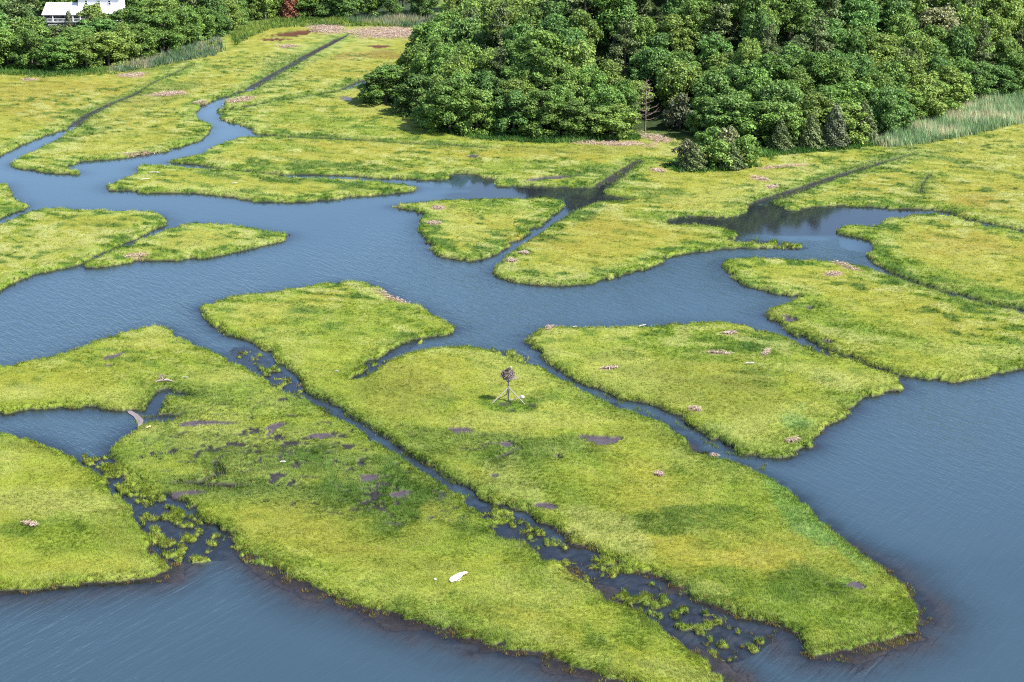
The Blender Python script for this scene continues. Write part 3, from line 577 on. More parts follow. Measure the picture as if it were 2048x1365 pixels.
reed_patch('undergrowth', [[(745,196),(800,212),(850,238),(880,262),(960,280),(1100,288),(1280,280),(1280,270),(1100,276),(960,268),(860,232),(800,204)], [(1330,338),(1350,322),(1510,326),(1530,334),(1450,344),(1360,346)], [(1500,318),(1500,300),(1600,297),(1740,288),(1790,272),(1780,286),(1720,298),(1600,308)], [(0,146),(100,152),(200,144),(215,140),(200,134),(0,138)]], 2.6, 1.0,
           [(64,112,40), (84,134,48), (104,152,60)], 'low leafy undergrowth along the foot of the woods', .6, 2.2, .35)

# ------------------------------------------------------------------ trees
M_BARK = mat_plain('bark', (.10, .085, .07), .9, 5.0, .35, (1, 1, .25))
M_DEAD = mat_plain('dead_wood', (.27, .215, .19), .85, 6.0, .3, (1, 1, .2))
LEAF = {'green': mat_leaf('oak_leaf', (.130, .230, .047), .22, .010), 'yellow': mat_leaf('pale_leaf', (.168, .256, .054), .18, .010), 'blue': mat_leaf('deep_leaf', (.108, .206, .050), .2, .008),
        'olive': mat_leaf('needle_leaf', (.115, .155, .052), .2, .010, .15), 'grey': mat_leaf('grey_leaf', (.125, .145, .075), .2, .01, .2), 'rust': mat_leaf('rusty_leaf', (.30, .13, .07), .2, .01, .2), 'flower': mat_leaf('creamy_leaf', (.20, .22, .10), .15, .01, .25)}
def leaf_cards(cen, nrm, size, rng):
    """one folded rhombic leaf spray per centre, facing roughly along nrm"""
    n = len(cen); nr = nrm + rng.normal(0, .72, (n, 3)); nr /= np.linalg.norm(nr, axis=1)[:, None]+1e-9
    a = np.cross(nr, rng.normal(0, 1, (n, 3))); a /= np.linalg.norm(a, axis=1)[:, None]+1e-9; b = np.cross(nr, a)
    L = (size*rng.uniform(.6, 1.35, n))[:, None]; Wd = L*rng.uniform(.45, .8, n)[:, None]
    V = np.empty((n, 4, 3), np.float32)
    V[:, 0] = cen - a*L*.5; V[:, 1] = cen + b*Wd*.5 + nr*L*.16; V[:, 2] = cen + a*L*.5; V[:, 3] = cen - b*Wd*.5 + nr*L*.16
    i = np.arange(n)*4
    F = np.concatenate([np.stack([i, i+1, i+2], -1), np.stack([i, i+2, i+3], -1)])
    return V.reshape(-1, 3), F
def broad_crown(seed, R, H, lobes, leaves, base=.28, size=.44):
    """crown of a tree of height H and radius R: leaf sprays in uneven clumps round many boughs, gaps between"""
    rng = np.random.default_rng(seed); L = []
    hb = H*base; hc = H-hb
    for k in range(lobes):
        th = rng.uniform(0, 2*math.pi); v = (k+rng.random())/lobes
        prof = math.sqrt(max(0, 1-((v-.28)/.74)**2)) if v > .28 else .72+v
        rr = R*prof*rng.uniform(.62, .98)
        L.append((rr*math.cos(th), rr*math.sin(th), hb+hc*(.05+.86*v)+rng.normal(0, .03*H), rng.uniform(.11, .30)*R))
    L.append((rng.normal(0, .1*R), rng.normal(0, .1*R), H-.27*R, .30*R)); L.append((0, 0, hb+hc*.45, .55*R))
    L = np.array(L); per = (L[:, 3]**2); per = (per/per.sum()*leaves).astype(int)
    cs, ns, cl = [], [], []
    for (x, y, zc, r), n in zip(L, per):
        u = rng.normal(0, 1, (n, 3)); u /= np.linalg.norm(u, axis=1)[:, None]
        u[:, 2] = np.where((u[:, 2] < -.2) & (rng.random(n) < .6), -u[:, 2], u[:, 2])
        # sub-clumps make the surface of each bough knobbly
        k = rng.normal(0, 1, (14, 3)); k /= np.linalg.norm(k, axis=1)[:, None]
        near_k = (u @ k.T).max(1)
        rad = r*(.58 + .58*np.clip((near_k-.6)/.4, 0, 1))*rng.uniform(.8, 1.1, n)*np.where(rng.random(n) < .12, rng.uniform(1.0, 1.6, n), 1)
        p = np.array([x, y, zc]) + u*rad[:, None]*np.array([1, 1, .82])
        cs.append(p); ns.append(u + np.array([0, 0, .45])); tone = rng.uniform(.85, 1.15)
        cl.append(np.clip((tone*rng.uniform(.6, 1.45, n)), .4, 1.8))
    cs = np.concatenate(cs); ns = np.concatenate(ns); cl = np.concatenate(cl)
    V, F = leaf_cards(cs, ns, size, rng); cc = np.repeat(cl, 4)[:, None]*np.ones(3); warm = np.repeat(rng.random(len(cl)), 4)
    cc[:, 0] *= .9+.3*warm; cc[:, 2] *= 1.1-.25*warm
    return V, F, cc
def broad_trunk(seed, R, H):
    rng = np.random.default_rng(seed+900); m = MB(); hb = H*.34; r0 = .022*H
    m.tube([(0, 0, -1.2), (0, 0, .3), (rng.normal(0, .1), rng.normal(0, .1), hb), (rng.normal(0, .3), rng.normal(0, .3), H*.66), (rng.normal(0, .4), rng.normal(0, .4), H*.86)], [r0*1.5, r0*1.15, r0*.85, r0*.5, r0*.2], 7)
    for k in range(7):
        th = k*2.4+rng.uniform(-.4, .4); h0 = hb*rng.uniform(.75, 1.5); rr = R*rng.uniform(.5, .8)
        m.tube([(0, 0, h0), (rr*.45*math.cos(th), rr*.45*math.sin(th), h0+H*.12), (rr*math.cos(th), rr*math.sin(th), h0+H*rng.uniform(.18, .36))], [r0*.5, r0*.3, r0*.1], 5)
    return m
def pine_crown(seed, R, H, leaves=2600):
    """open whorls of needle-tufted boughs"""
    rng = np.random.default_rng(seed); cs, ns = [], []
    for k in range(34):
        v = rng.uniform(.0, 1); zc = H*(.3+.66*v); rr = R*(1-.72*v)*rng.uniform(.7, 1.05); th = rng.uniform(0, 6.283); n = int(leaves/34*(1.3-.7*v))
        s = rng.uniform(.25, 1.0, n)**.7
        p = np.stack([rr*s*math.cos(th), rr*s*math.sin(th), zc+.22*rr*s], -1) + rng.normal(0, 1, (n, 3))*np.array([.42, .42, .2])
        cs.append(p); ns.append(np.tile([0, 0, 1.0], (n, 1)) + .5*np.stack([np.cos(th)*s, np.sin(th)*s, 0*s], -1))
    cs = np.concatenate(cs); V, F = leaf_cards(cs, np.concatenate(ns), .42, rng)
    return V, F, np.repeat(rng.uniform(.6, 1.35, len(cs)), 4)[:, None]*np.ones(3)
def cedar_crown(seed, R, H, leaves=3000):
    """dense pointed cone of upswept scaly sprays"""
    rng = np.random.default_rng(seed); v = 1-np.sqrt(rng.random(leaves)); th = rng.uniform(0, 6.283, leaves)
    lump = .72+.5*np.abs(np.sin(th*2.5+v*9+seed))*rng.uniform(.6, 1, leaves)
    rr = R*(1-v)**.75*lump*rng.uniform(.7, 1.05, leaves)
    cs = np.stack([rr*np.cos(th), rr*np.sin(th), H*(.05+.95*v)], -1); ns = np.stack([np.cos(th), np.sin(th), np.full(leaves, .7)], -1)
    V, F = leaf_cards(cs, ns, .36, rng)
    return V, F, np.repeat(rng.uniform(.6, 1.4, leaves), 4)[:, None]*np.ones(3)
def spire_trunk(H, r0=.16):
    m = MB(); m.tube([(0, 0, -1), (0, 0, H*.5), (0, 0, H*.97)], [r0*1.3, r0*.8, r0*.15], 7); return m
VAR = {}
def variant(kind, i):
    """crown and trunk mesh, built once for a tree of unit scale: height 10 m, radius about 4 m"""
    if (kind, i) in VAR: return VAR[(kind, i)]
    if kind == 'broad': g = broad_crown(100+i, 4.1, 10, 40+6*(i % 4), 9200, .14+.05*(i % 3), .43); tr = broad_trunk(i, 4.1, 10)
    elif kind == 'edge': g = broad_crown(100+i, 4.1, 10, 52, 10500, -.02, .42); tr = broad_trunk(i, 4.1, 10)
    elif kind == 'shrub': g = broad_crown(200+i, 2.2, 4.2, 20, 2600, -.02, .34); tr = broad_trunk(50+i, 1.8, 3.4)
    elif kind == 'pine': g = pine_crown(300+i, 3.6, 11); tr = spire_trunk(11, .2)
    elif kind == 'cedar': g = cedar_crown(400+i, 2.3, 7.5); tr = spire_trunk(7.5, .14)
    VAR[(kind, i)] = (g, {}, tr.mesh(kind+'_trunk', M_BARK)); return VAR[(kind, i)]
def tree(name, kind, i, leaf, loc, s, sz, rz, label, cat, group=None):
    g, made, tm = variant(kind, i)
    if leaf not in made: made[leaf] = npmesh(kind+'_crown', g[0], g[1], LEAF[leaf], g[2])
    o = empty(name, loc, label, cat, group); o.rotation_euler[2] = rz; o.scale = (s, s, sz)
    link('crown', made[leaf], o); link('trunk', tm, o); return o

def in_poly(poly, x, y):
    c_ = False
    for i in range(len(poly)):
        (ax, ay), (bx, by) = poly[i], poly[i-1]
        if (ay <= y) != (by <= y) and x < ax+(y-ay)/(by-ay)*(bx-ax): c_ = not c_
    return c_
ORD = ['first','second','third','fourth','fifth','sixth','seventh','eighth','ninth','tenth','eleventh','twelfth','thirteenth','fourteenth','fifteenth','sixteenth','seventeenth','eighteenth','nineteenth','twentieth','twenty-first','twenty-second','twenty-third','twenty-fourth','twenty-fifth','twenty-sixth','twenty-seventh','twenty-eighth','twenty-ninth','thirtieth']
TONE = {'green': 'mid-green', 'yellow': 'yellow-green', 'blue': 'bluish dark green', 'olive': 'olive'}
placed = []
def free(x, y, rad): return all((x-a)**2+(y-b)**2 > (max(rad, r_))**2 for a, b, r_ in placed)
HOUSE_D = 470.0
def cap(p, h):
    while h > 3.2 and too_tall(p, h, 1): h *= .9
    return h
def too_tall(p, h, s):
    """would the tree hide the house?"""
    t = p.y*CT-(p.z-CAM_H)*ST
    if t > HOUSE_D+3: return False
    px = 1024+FPX*p.x/t
    if not (66 < px < 250): return False
    topd = (CAM_H-p.z-h); yy = topd/t
    py = 682.5+FPX*((yy-ST)/CT)
    return py < (50 if px < 200 else 28)
# the trees named one by one: kind, pixel of the foot, height, half width, leaf, label
SINGLES = [
 ('edge',11,(772,206),8.4,6.6,'green','dark rounded broadleaf tree at the left tip of the wood beside the pale ditch','tree'),
 ('edge',12,(838,228),8.6,5.6,'blue','low spreading broadleaf tree behind the dark left tip of the wood','tree'),
 ('edge',10,(900,262),10.5,6.0,'green','broad tree at the wood corner where its shadow falls on the meadow','tree'),
 ('shrub',0,(846,242),2.6,2.4,'yellow','small pale bush in the meadow at the wood corner','bush'),
 ('edge',10,(1225,274),6.5,5.5,'yellow','low bright green tree just left of the bare dead conifer','tree'),
 ('cedar',0,(1622,296),7.2,2.7,'olive','smaller olive cedar of the pair at the wood edge','cedar'),
 ('cedar',1,(1668,294),9.0,3.0,'grey','taller greyish cedar of the pair at the wood edge','cedar'),
 ('cedar',2,(1560,300),6.2,2.6,'olive','short dark cedar left of the cedar pair','cedar'),
 ('cedar',2,(1725,282),8.5,3.2,'olive','dark bushy cedar at the left end of the reed bed','cedar'),
 ('shrub',1,(1372,334),5.2,3.0,'grey','grey half-bare bush at the left end of the meadow thicket','bush'),
 ('cedar',0,(1388,338),5.0,2.6,'olive','dark cedar at the front of the meadow thicket','cedar'),
 ('shrub',2,(1418,326),6.8,3.8,'green','tall dark green bush crowning the meadow thicket','bush'),
 ('shrub',3,(1440,336),5.4,3.0,'yellow','bright green bush in the middle of the meadow thicket','bush'),
 ('cedar',1,(1465,338),5.0,2.5,'olive','olive cedar between green bushes of the meadow thicket','cedar'),
 ('shrub',0,(1492,332),5.8,3.3,'green','green bush at the right end of the meadow thicket','bush'),
 ('shrub',1,(1455,322),6.6,3.2,'flower','creamy topped bush at the back of the meadow thicket','bush'),
 ('broad',3,(1868,130),13.0,6.0,'flower','pale creamy topped tree high in the right part of the wood','tree'),
 ('shrub',2,(1360,262),7.5,3.6,'grey','grey-brown thin leaved bush right of the bare dead conifer','bush'),
 ('broad',3,(186,62),12.2,4.2,'yellow','light open tree standing in front of the white house','tree'),
 ('shrub',3,(141,70),10.2,1.9,'grey','brownish small tree before the house porch','tree'),
 ('pine',1,(1845,75),14.0,5.0,'olive','feathery pine rising above the right part of the wood','pine'),
 ('pine',0,(1735,65),14.0,5.0,'olive','feathery pine at the top of the wood left of centre right','pine'),
 ('pine',2,(1170,80),13.5,6.0,'olive','broad olive pine at the top of the wood in the middle','pine'),
 ('pine',1,(1440,120),12.0,5.0,'olive','brownish olive pine in the middle of the wood','pine'),
 ('pine',0,(806,30),10.0,4.0,'olive','layered pine beside the far reeds at the top','pine'),
]
SINGLES[21] = SINGLES[21][:6] + ('feathery pine at the top edge of the photo, left of the other tall pine', 'pine')
KH = dict(edge=(10, 4.1), broad=(10, 4.1), shrub=(4.2, 2.2), pine=(11, 3.6), cedar=(7.5, 2.3))
NAME = dict(edge='broadleaf_tree', broad='broadleaf_tree', shrub='bush', pine='pine_tree', cedar='cedar_tree')
def foot(px, py):
    """terrain point seen at the pixel if nothing grew there"""
    t = P(px, py).y*CT + CAM_H*ST
    for q in np.arange(.70, 1.01, .004):
        p = PD(px, py, t*q)
        if p.z <= zat(p.x, p.y)+.05: break
    return Vector((p.x, p.y, zat(p.x, p.y)))
for kind, i, (px, py), h, R, leaf, label, cat in SINGLES:
    p = foot(px, py); H0, R0 = KH[kind]
    if 'house' in label: p = PD(px, py, 457); p.z = zat(p.x, p.y)
    tree(NAME[kind], kind, i, leaf, p, R/R0, h/H0, random.uniform(0, 6.28), label, cat); placed.append((p.x, p.y, R*.75 if kind in ('broad', 'edge') else R*.55))
DEADF = foot(1290, 262); placed.append((DEADF.x, DEADF.y, 5.0))
HC = PD(160, 44, HOUSE_D); placed.append((HC.x, HC.y+4, 14.0)); placed.append((HC.x-8, HC.y+2, 10.0)); placed.append((HC.x+9, HC.y+2, 10.0))
# front rows first, one tree after the other along each wood edge
def along(pts, step):
    W = [P(a, b) for a, b in pts]; out = []; carry = 0
    for a, b in zip(W, W[1:]):
        L = (b-a).length; s = carry
        while s < L: out.append(a+(b-a)*(s/L)); s += step*random.uniform(.8, 1.25)
        carry = s-L
    return out
def tone(): return random.choices(['green', 'yellow', 'blue'], [.5, .27, .23])[0]
def put(p, s, sz, label, group, leaf=None, kind='broad', zone=''):
    i = random.randrange(9) if kind == 'broad' else 10+random.randrange(5) if kind == 'edge' else random.randrange(3); leaf = leaf or tone(); p = Vector((p.x, p.y, zat(p.x, p.y)))
    return tree(NAME[kind], kind, i, leaf, p, s, sz, random.uniform(0, 6.28), label.replace('TONE', TONE[leaf]), 'tree' if kind != 'pine' else 'pine', group.replace('TONE', TONE[leaf]))
rows = [('TONE edge tree left of the bare dead conifer', [(868,256),(960,270),(1100,276),(1262,268)]),
        ('TONE edge tree right of the bare dead conifer', [(1318,262),(1370,272),(1500,294),(1600,292),(1740,282),(1795,262),(1905,222),(1965,204),(2075,184)]),
        ('TONE edge tree of the left-hand wood', [(-25,140),(0,136),(100,144),(200,136),(300,113),(370,91),(435,70),(478,48)]),
        ('TONE edge tree behind the far meadow', [(500,42),(560,34),(700,35),(850,34)])]
n_tree = 0
for lab, pts in rows:
    k = 0
    for p in along(pts, 6.6):
        rad = random.uniform(3.2, 5.0); s = rad/4.1*random.uniform(1.05, 1.2); h = random.uniform(7.0, 10.5)
        p.y += random.uniform(.5, 3.5); p.z = zat(p.x, p.y)
        h = cap(p, h)
        if not free(p.x, p.y, 3.4) or too_tall(p, h, s): continue
        put(p, s, h/10, f'{lab}, {ORD[min(k, 29)]} from the left', lab.replace('TONE edge tree', 'edge trees'), None, 'edge'); placed.append((p.x, p.y, rad*1.15)); k += 1; n_tree += 1
# then the inner trees, wider apart with distance
def scatter_wood(poly, label, group, n, x0, x1, y0, y1, r0, r1, h0, h1):
    global n_tree
    for _ in range(n):
        px = random.uniform(x0, x1); py = y0 + (y1-y0)*random.random(); q = foot_fast(px, py)
        if not in_poly(poly, px, py): continue
        f = min(1, max(0, (q.y-345)/110)); rad = (r0+(r1-r0)*f)*random.uniform(.8, 1.25)
        if not free(q.x, q.y, rad): continue
        h = (h0+(h1-h0)*min(1, f*1.6))*random.uniform(.82, 1.18)
        h = cap(q, h)
        if too_tall(q, h, rad) or out_of_frame(q, h): continue
        kind = 'pine' if random.random() < .09 and f > .12 else 'broad'
        put(q, rad/4.1*.86, h/10, label if kind == 'broad' else label.replace('broadleaf tree', 'pine'), 'TONE '+group if kind == 'broad' else group.replace('trees', 'pines'), 'olive' if kind == 'pine' else None, kind)
        placed.append((q.x, q.y, rad)); n_tree += 1
def out_of_frame(p, h):
    zc = p.z+.45*h; t = p.y*CT-(zc-CAM_H)*ST; py = 682.5+FPX*(((CAM_H-zc)/t-ST)/CT); px = 1024+FPX*p.x/t
    return py < (-330 if p.x > -45 and p.y < 455 else -12) or px < -45 or px > 2095
def foot_fast(px, py):
    p = P(px, py); return Vector((p.x, p.y, zat(p.x, p.y)))
scatter_wood(WOOD_R, 'TONE broadleaf tree in the inner canopy of the right-hand wood', 'inner trees of the right-hand wood', 9000, 735, 2140, -95, 296, 4.7, 6.6, 9.0, 13.5)
scatter_wood(WOOD_L, 'TONE broadleaf tree in the inner canopy of the left-hand wood', 'inner trees of the left-hand wood', 5000, -110, 500, -75, 146, 5.8, 7.6, 8.5, 12.0)
scatter_wood(WOOD_L, 'TONE broadleaf tree in the inner canopy of the far wood', 'inner trees of the far wood', 1500, 500, 880, -60, 36, 6.4, 7.4, 10.5, 13.0)


# ------------------------------------------------------------------ bare dead conifer at the wood edge
t_ = empty('dead_conifer', DEADF, 'bare grey dead conifer with upswept limbs standing at the wood edge', 'dead tree')
DH = 10.8; M_SNAG = mat_plain('snag_wood', (.17, .125, .105), .9, 6.0, .3, (1, 1, .2))
m = MB(); m.tube([(0, 0, -.5), (.05, 0, DH*.4), (0, 0, DH*.75), (.05, 0, DH)], [.20, .15, .09, .03], 8); m.build('trunk', M_SNAG, t_)
for k in range(30):
    v = .22+.74*k/29; th = k*2.399+random.uniform(-.3, .3); L = (1-v)*4.4+.45; L *= random.uniform(.45, 1.15); c_, s_ = math.cos(th), math.sin(th); h0 = DH*v
    m = MB(); m.tube([(0, 0, h0), (L*.35*c_, L*.35*s_, h0+.02*L), (L*.75*c_, L*.75*s_, h0+.16*L), (L*c_, L*s_, h0+.36*L)], [.07, .055, .04, .015], 5)
    for q in (.45, .62, .8):
        x0, z0 = L*q, h0+.2*L*q*q
        for sg in (-1, 1): m.tube([(x0*c_, x0*s_, z0), ((x0+.3)*c_-sg*.4*s_, (x0+.3)*s_+sg*.4*c_, z0+.28)], [.025, .01], 4)
    m.build('limb', M_SNAG, t_)
# rusty dead-leaved trees
for px, py, h, R, lab in ((1800, 248, 7.6, 2.3, 'rust-brown dead-leaved cedar inside the right wood above the reeds'), (583, 36, 9.5, 3.4, 'red-brown dead-leaved tree behind the far meadow at the top'), (628, 32, 9.0, 2.4, 'slim red-brown dying tree right of the bigger rusty tree')):
    p = foot(px, py); tree('dead_leaved_tree', 'cedar', 1, 'rust', p, R/2.3, h/7.5, 1.0, lab, 'tree')

# ------------------------------------------------------------------ nest platform, nest and osprey
M_POLE = mat_plain('weathered_timber', (.25, .215, .195), .8, 7.0, .25, (1, 1, .15))
M_STICK = mat_plain('nest_stick', (.15, .11, .10), .9, 3.0, .45)
BASE = P(1017, 802); BASE.z = zat(BASE.x, BASE.y)
t_ = empty('nest_platform', BASE, 'grey timber nest pole on three spread braces in the meadow', 'nest platform')
m = MB(); m.tube([(0, 0, -.5), (0, 0, 1.4), (-.03, 0, 2.75)], [.11, .105, .095], 10); m.build('pole', M_POLE, t_)
for px, py in ((981, 809), (1051, 809), (1013, 789)):
    f = P(px, py); f = Vector((f.x-BASE.x, f.y-BASE.y, 0)); top = Vector((0, 0, 1.62)); o_ = f.normalized()*.1
    m = MB(); m.tube([f+Vector((0, 0, zat(f.x+BASE.x, f.y+BASE.y)-BASE.z-.08)), top+o_], [.068, .06], 8); m.build('brace', M_POLE, t_)
for k in range(4):
    a = k*math.pi/2+.5; m = MB(); m.tube([(0, 0, 2.3), (.5*math.cos(a), .5*math.sin(a), 2.8)], [.05, .05], 6); m.build('bracket', M_POLE, t_)
for k in range(3):
    m = MB(); m.box((0, -.42+.42*k, 2.84), (1.3, .24, .05)); m.build('deck_board', M_POLE, t_, bevel=.008)
m = MB(); m.box((0, 0, 0), (1.7, .10, .10)); o = m.build('deck_rail', M_POLE, t_, (.42, -.5, 2.93), .01); o.rotation_euler = (0, -.16, .25)
m = MB(); m.tube([(0, 0, .03), (.45, -.05, .06), (.8, -.1, .28), (1.35, .1, .38)], [.05, .05, .045, .03], 6); o = m.build('weathered_branch', M_DEAD, None, BASE+Vector((.1, -.1, .12)))
tag(o, 'pale bent branch lying at the foot of the nest pole', 'branch')
# nest of sticks
rng = np.random.default_rng(5)
t_ = empty('stick_nest', BASE+Vector((-.05, 0, 2.88)), 'bulky nest of grey and brown sticks on top of the pole', 'nest')
def sticks(n, R, H, rad, seed):
    rg = np.random.default_rng(seed); m = MB()
    for k in range(n):
        th = rg.uniform(0, 6.283); hh = rg.uniform(0, 1); rr = R*(.62+.38*math.sin(math.pi*min(1, hh*.8+.15)))*rg.uniform(.55, 1.0)
        c = Vector((rr*math.cos(th), rr*math.sin(th), H*hh)); tg = Vector((-math.sin(th), math.cos(th), rg.normal(0, .45)))+.6*Vector((rg.normal(), rg.normal(), 0)); tg.normalize()
        L = rg.uniform(.25, .62); r_ = rad*rg.uniform(.6, 1.3)
        m.tube([c-tg*L*.5, c+Vector((rg.normal(0, .03), rg.normal(0, .03), .02)), c+tg*L*.5], [r_, r_, r_*.4], 4)
    return m
sticks(260, .86, .92, .026, 1).build('stick_mass', M_STICK, t_)
sticks(80, .90, .88, .024, 2).build('pale_stick_layer', M_POLE, t_)
bm = bmesh.new(); bmesh.ops.create_icosphere(bm, subdivisions=3, radius=1)
for v in bm.verts:
    k = .8+.35*random.random(); v.co = Vector((v.co.x*.6*k, v.co.y*.6*k, .42+v.co.z*.38*k))
me = bpy.data.meshes.new('nest_core'); bm.to_mesh(me); bm.free(); me.materials.append(mat_plain('nest_core', (.07, .052, .045), 1.0, 6, .4)); link('core', me, t_)
# osprey: dark back and wings, white head, standing in the nest
M_FEATH = mat_plain('dark_feather', (.035, .028, .022), .8, 9, .3); M_WHITE = mat_plain('white_feather', (.40, .38, .35), .8, 9, .15)
def loft(rings, name, mats, n=12, matfn=None):
    V, F = [], []
    for (c, rx, rz, tilt) in rings:
        for k in range(n):
            a = 2*math.pi*k/n; V.append((c[0]-math.sin(tilt)*rz*math.sin(a), c[1]+rx*math.cos(a), c[2]+math.cos(tilt)*rz*math.sin(a)))
    for i in range(len(rings)-1):
        for k in range(n): F.append((i*n+k, i*n+(k+1) % n, (i+1)*n+(k+1) % n, (i+1)*n+k))
    F.append(tuple(range(n-1, -1, -1))); F.append(tuple((len(rings)-1)*n+k for k in range(n)))
    me = bpy.data.meshes.new(name); me.from_pydata(V, [], F)
    for m_ in mats: me.materials.append(m_)
    for p in me.polygons:
        p.use_smooth = True
        if matfn: p.material_index = matfn(p.center)
    return me
t_ = empty('osprey', BASE+Vector((.06, -.05, 3.70)), 'dark brown osprey with white head sitting on the stick nest', 'bird'); t_.rotation_euler[2] = .5; t_.scale = (1.3, 1.3, 1.3)
body = loft([((-.34, 0, .10), .03, .012, 0), ((-.24, 0, .13), .055, .03, .1), ((-.12, 0, .17), .10, .085, .2), ((.02, 0, .21), .115, .115, .35), ((.12, 0, .27), .09, .10, .6), ((.17, 0, .335), .05, .055, .7), ((.20, 0, .38), .05, .05, .3), ((.245, 0, .39), .043, .043, 0), ((.285, 0, .38), .018, .02, 0), ((.31, 0, .36), .005, .008, 0)], 'osprey_body', [M_FEATH, M_WHITE], 12, lambda c: 1 if (c.x > .14 and c.z > .3) or (c.z < .17 and c.x > -.1) else 0)
link('body', body, t_)
for sg in (-1, 1):
    me = loft([((.13, sg*.10, .27), .012, .05, .3), ((.02, sg*.125, .25), .018, .08, .3), ((-.16, sg*.115, .19), .015, .06, .2), ((-.40, sg*.07, .13), .006, .02, .1)], 'osprey_wing', [M_FEATH], 8)
    link('wing', me, t_)
for sg in (-1, 1):
    m = MB(); m.tube([(.02, sg*.05, .12), (.03, sg*.05, -.06)], [.022, .012], 6); m.build('leg', M_WHITE, t_)

# ------------------------------------------------------------------ things lying on the marsh
def lumpy(name, size, seed, mat, loc, rz=0, sub=3, rough=.25):
    rg = np.random.default_rng(seed); bm = bmesh.new(); bmesh.ops.create_icosphere(bm, subdivisions=sub, radius=1)
    for v in bm.verts:
        k = 1-rough+2*rough*float(fbm(np.array([v.co.x*2+seed]), np.array([v.co.y*2+v.co.z*3]), 1.0, seed, 3)[0]); v.co = Vector((v.co.x*size[0]*k, v.co.y*size[1]*k, v.co.z*size[2]*k))
    me = bpy.data.meshes.new(name); bm.to_mesh(me); bm.free(); me.materials.append(mat)
    for p in me.polygons: p.use_smooth = True
    o = link(name, me, None, loc); o.rotation_euler[2] = rz; return o
M_PALE = mat_plain('bleached_wood', (.34, .31, .29), .75, 5.0, .22, (1, .3, 1)); M_PEEL = mat_plain('bare_plywood', (.52, .34, .22), .8, 5, .2)
g_ = lambda px, py, dz=0: Vector((P(px, py).x, P(px, py).y, zat(P(px, py).x, P(px, py).y)+dz))
tag(lumpy('bleached_stump', (.30, .26, .24), 3, M_PALE, g_(1044, 797, .14)), 'pale rounded lump of driftwood beside the right brace of the nest pole', 'driftwood')
# the white hull panel
pn = g_(916, 1158, .24)
t_ = empty('hull_panel', pn, 'white peeling panel of a wrecked boat lying in the front meadow', 'debris'); t_.rotation_euler = (0.10, -.03, .62)
out_ = [(-1.0, -.34), (-.96, -.02), (-.72, .22), (-.2, .36), (.35, .38), (.78, .30), (1.12, .20), (.98, .05), (.7, .06), (.45, -.12), (.05, -.3), (-.5, -.42)]
def slab(pts, h, zf, name, mat, parent):
    bm = bmesh.new(); vs = [bm.verts.new((x, y, zf(x, y))) for x, y in pts]; f = bm.faces.new(vs)
    r_ = bmesh.ops.extrude_face_region(bm, geom=[f]); bmesh.ops.translate(bm, vec=(0, 0, -h), verts=[e for e in r_['geom'] if isinstance(e, bmesh.types.BMVert)])
    bmesh.ops.recalc_face_normals(bm, faces=bm.faces[:]); me = bpy.data.meshes.new(name); bm.to_mesh(me); bm.free(); me.materials.append(mat); return link(name, me, parent)
slab(out_, .035, lambda x, y: .05*math.sin(x*2.2)+.04*y, 'skin', mat_plain('white_paint', (.74, .72, .70), .7, 4, .15), t_)
slab([(.70, .02), (1.25, .16), (1.22, .24), (.9, .2), (.72, .12)], .04, lambda x, y: -.045, 'torn_edge', M_PEEL, t_)
slab([(-.3, -.58), (.12, -.44), (.06, -.36), (-.34, -.48)], .03, lambda x, y: -.10, 'broken_rib', M_PEEL, t_)
tag(lumpy('white_float', (.16, .12, .10), 9, M_PALE, g_(870, 1161, .10)), 'small white scrap left of the boat panel in the front meadow', 'debris')
# driftwood root with its limbs
pr = g_(326, 764)
t_ = empty('driftwood_root', pr, 'bleached branching driftwood root beside the small pool on the left', 'driftwood')
rg = random.Random(4)
for k in range(15):
    th = rg.uniform(0, 6.283); L = rg.uniform(.4, 1.25); el = rg.uniform(.1, 1.1); c_, s_ = math.cos(th)*math.cos(el), math.sin(th)*math.cos(el); zz = math.sin(el)
    m = MB(); m.tube([(0, 0, .15), (L*.4*c_, L*.4*s_, .2+L*.3*zz), (L*.75*c_+rg.uniform(-.15, .15), L*.75*s_, .2+L*.7*zz), (L*c_+rg.uniform(-.3, .3), L*s_, .2+L*zz)], [.07, .055, .035, .012], 6); m.build('limb', M_SNAG, t_)
m = MB(); m.tube([(-.9, -.2, .05), (-.2, 0, .18), (.5, .1, .2), (1.3, -.15, .06)], [.08, .15, .14, .06], 8); m.build('root_stock', M_DEAD, t_)
def log(px, py, L, r, rz, label, mat=M_PALE, name='driftwood_log'):
    L *= .8; r *= .75; m = MB(); m.tube([(-L/2, 0, .02), (-L*.2, .06*L, .05), (L*.2, -.03*L, .06), (L/2, .05*L, .02)], [r*.7, r, r*.9, r*.4], 8)
    m.tube([(L*.1, 0, .05), (L*.25, .16*L, .12)], [r*.5, r*.2], 6)
    o = m.build(name, mat, None, g_(px, py, .2)); o.rotation_euler[2] = rz; return tag(o, label, 'driftwood')
log(298, 857, .9, .09, .9, 'tan log on the bank right of the left pond', M_PEEL)
log(566, 927, .8, .13, .2, 'whitish chunk of driftwood by the wet hollows left of the long ditch')
log(370, 759, 1.1, .06, .0, 'thin pale stick right of the driftwood root')
log(310, 347, 2.6, .14, .0, 'longer pale log at the left end of the thin island')
log(291, 361, 2.2, .12, .5, 'pale log near the left tip of the thin island')
log(470, 369, 1.2, .12, .3, 'small pale log in the middle of the thin island')
log(1500, 729, 1.4, .13, .1, 'white log in the meadow quadrangle below the pink straw')
log(674, 746, .7, .08, .0, 'pale stick at the south end of the north-west quarter')
log(1150, 657, .9, .08, .5, 'pale stick on the top edge of the meadow quadrangle')
log(1285, 655, 1.6, .09, .6, 'long pale branch at the top edge of the meadow quadrangle')
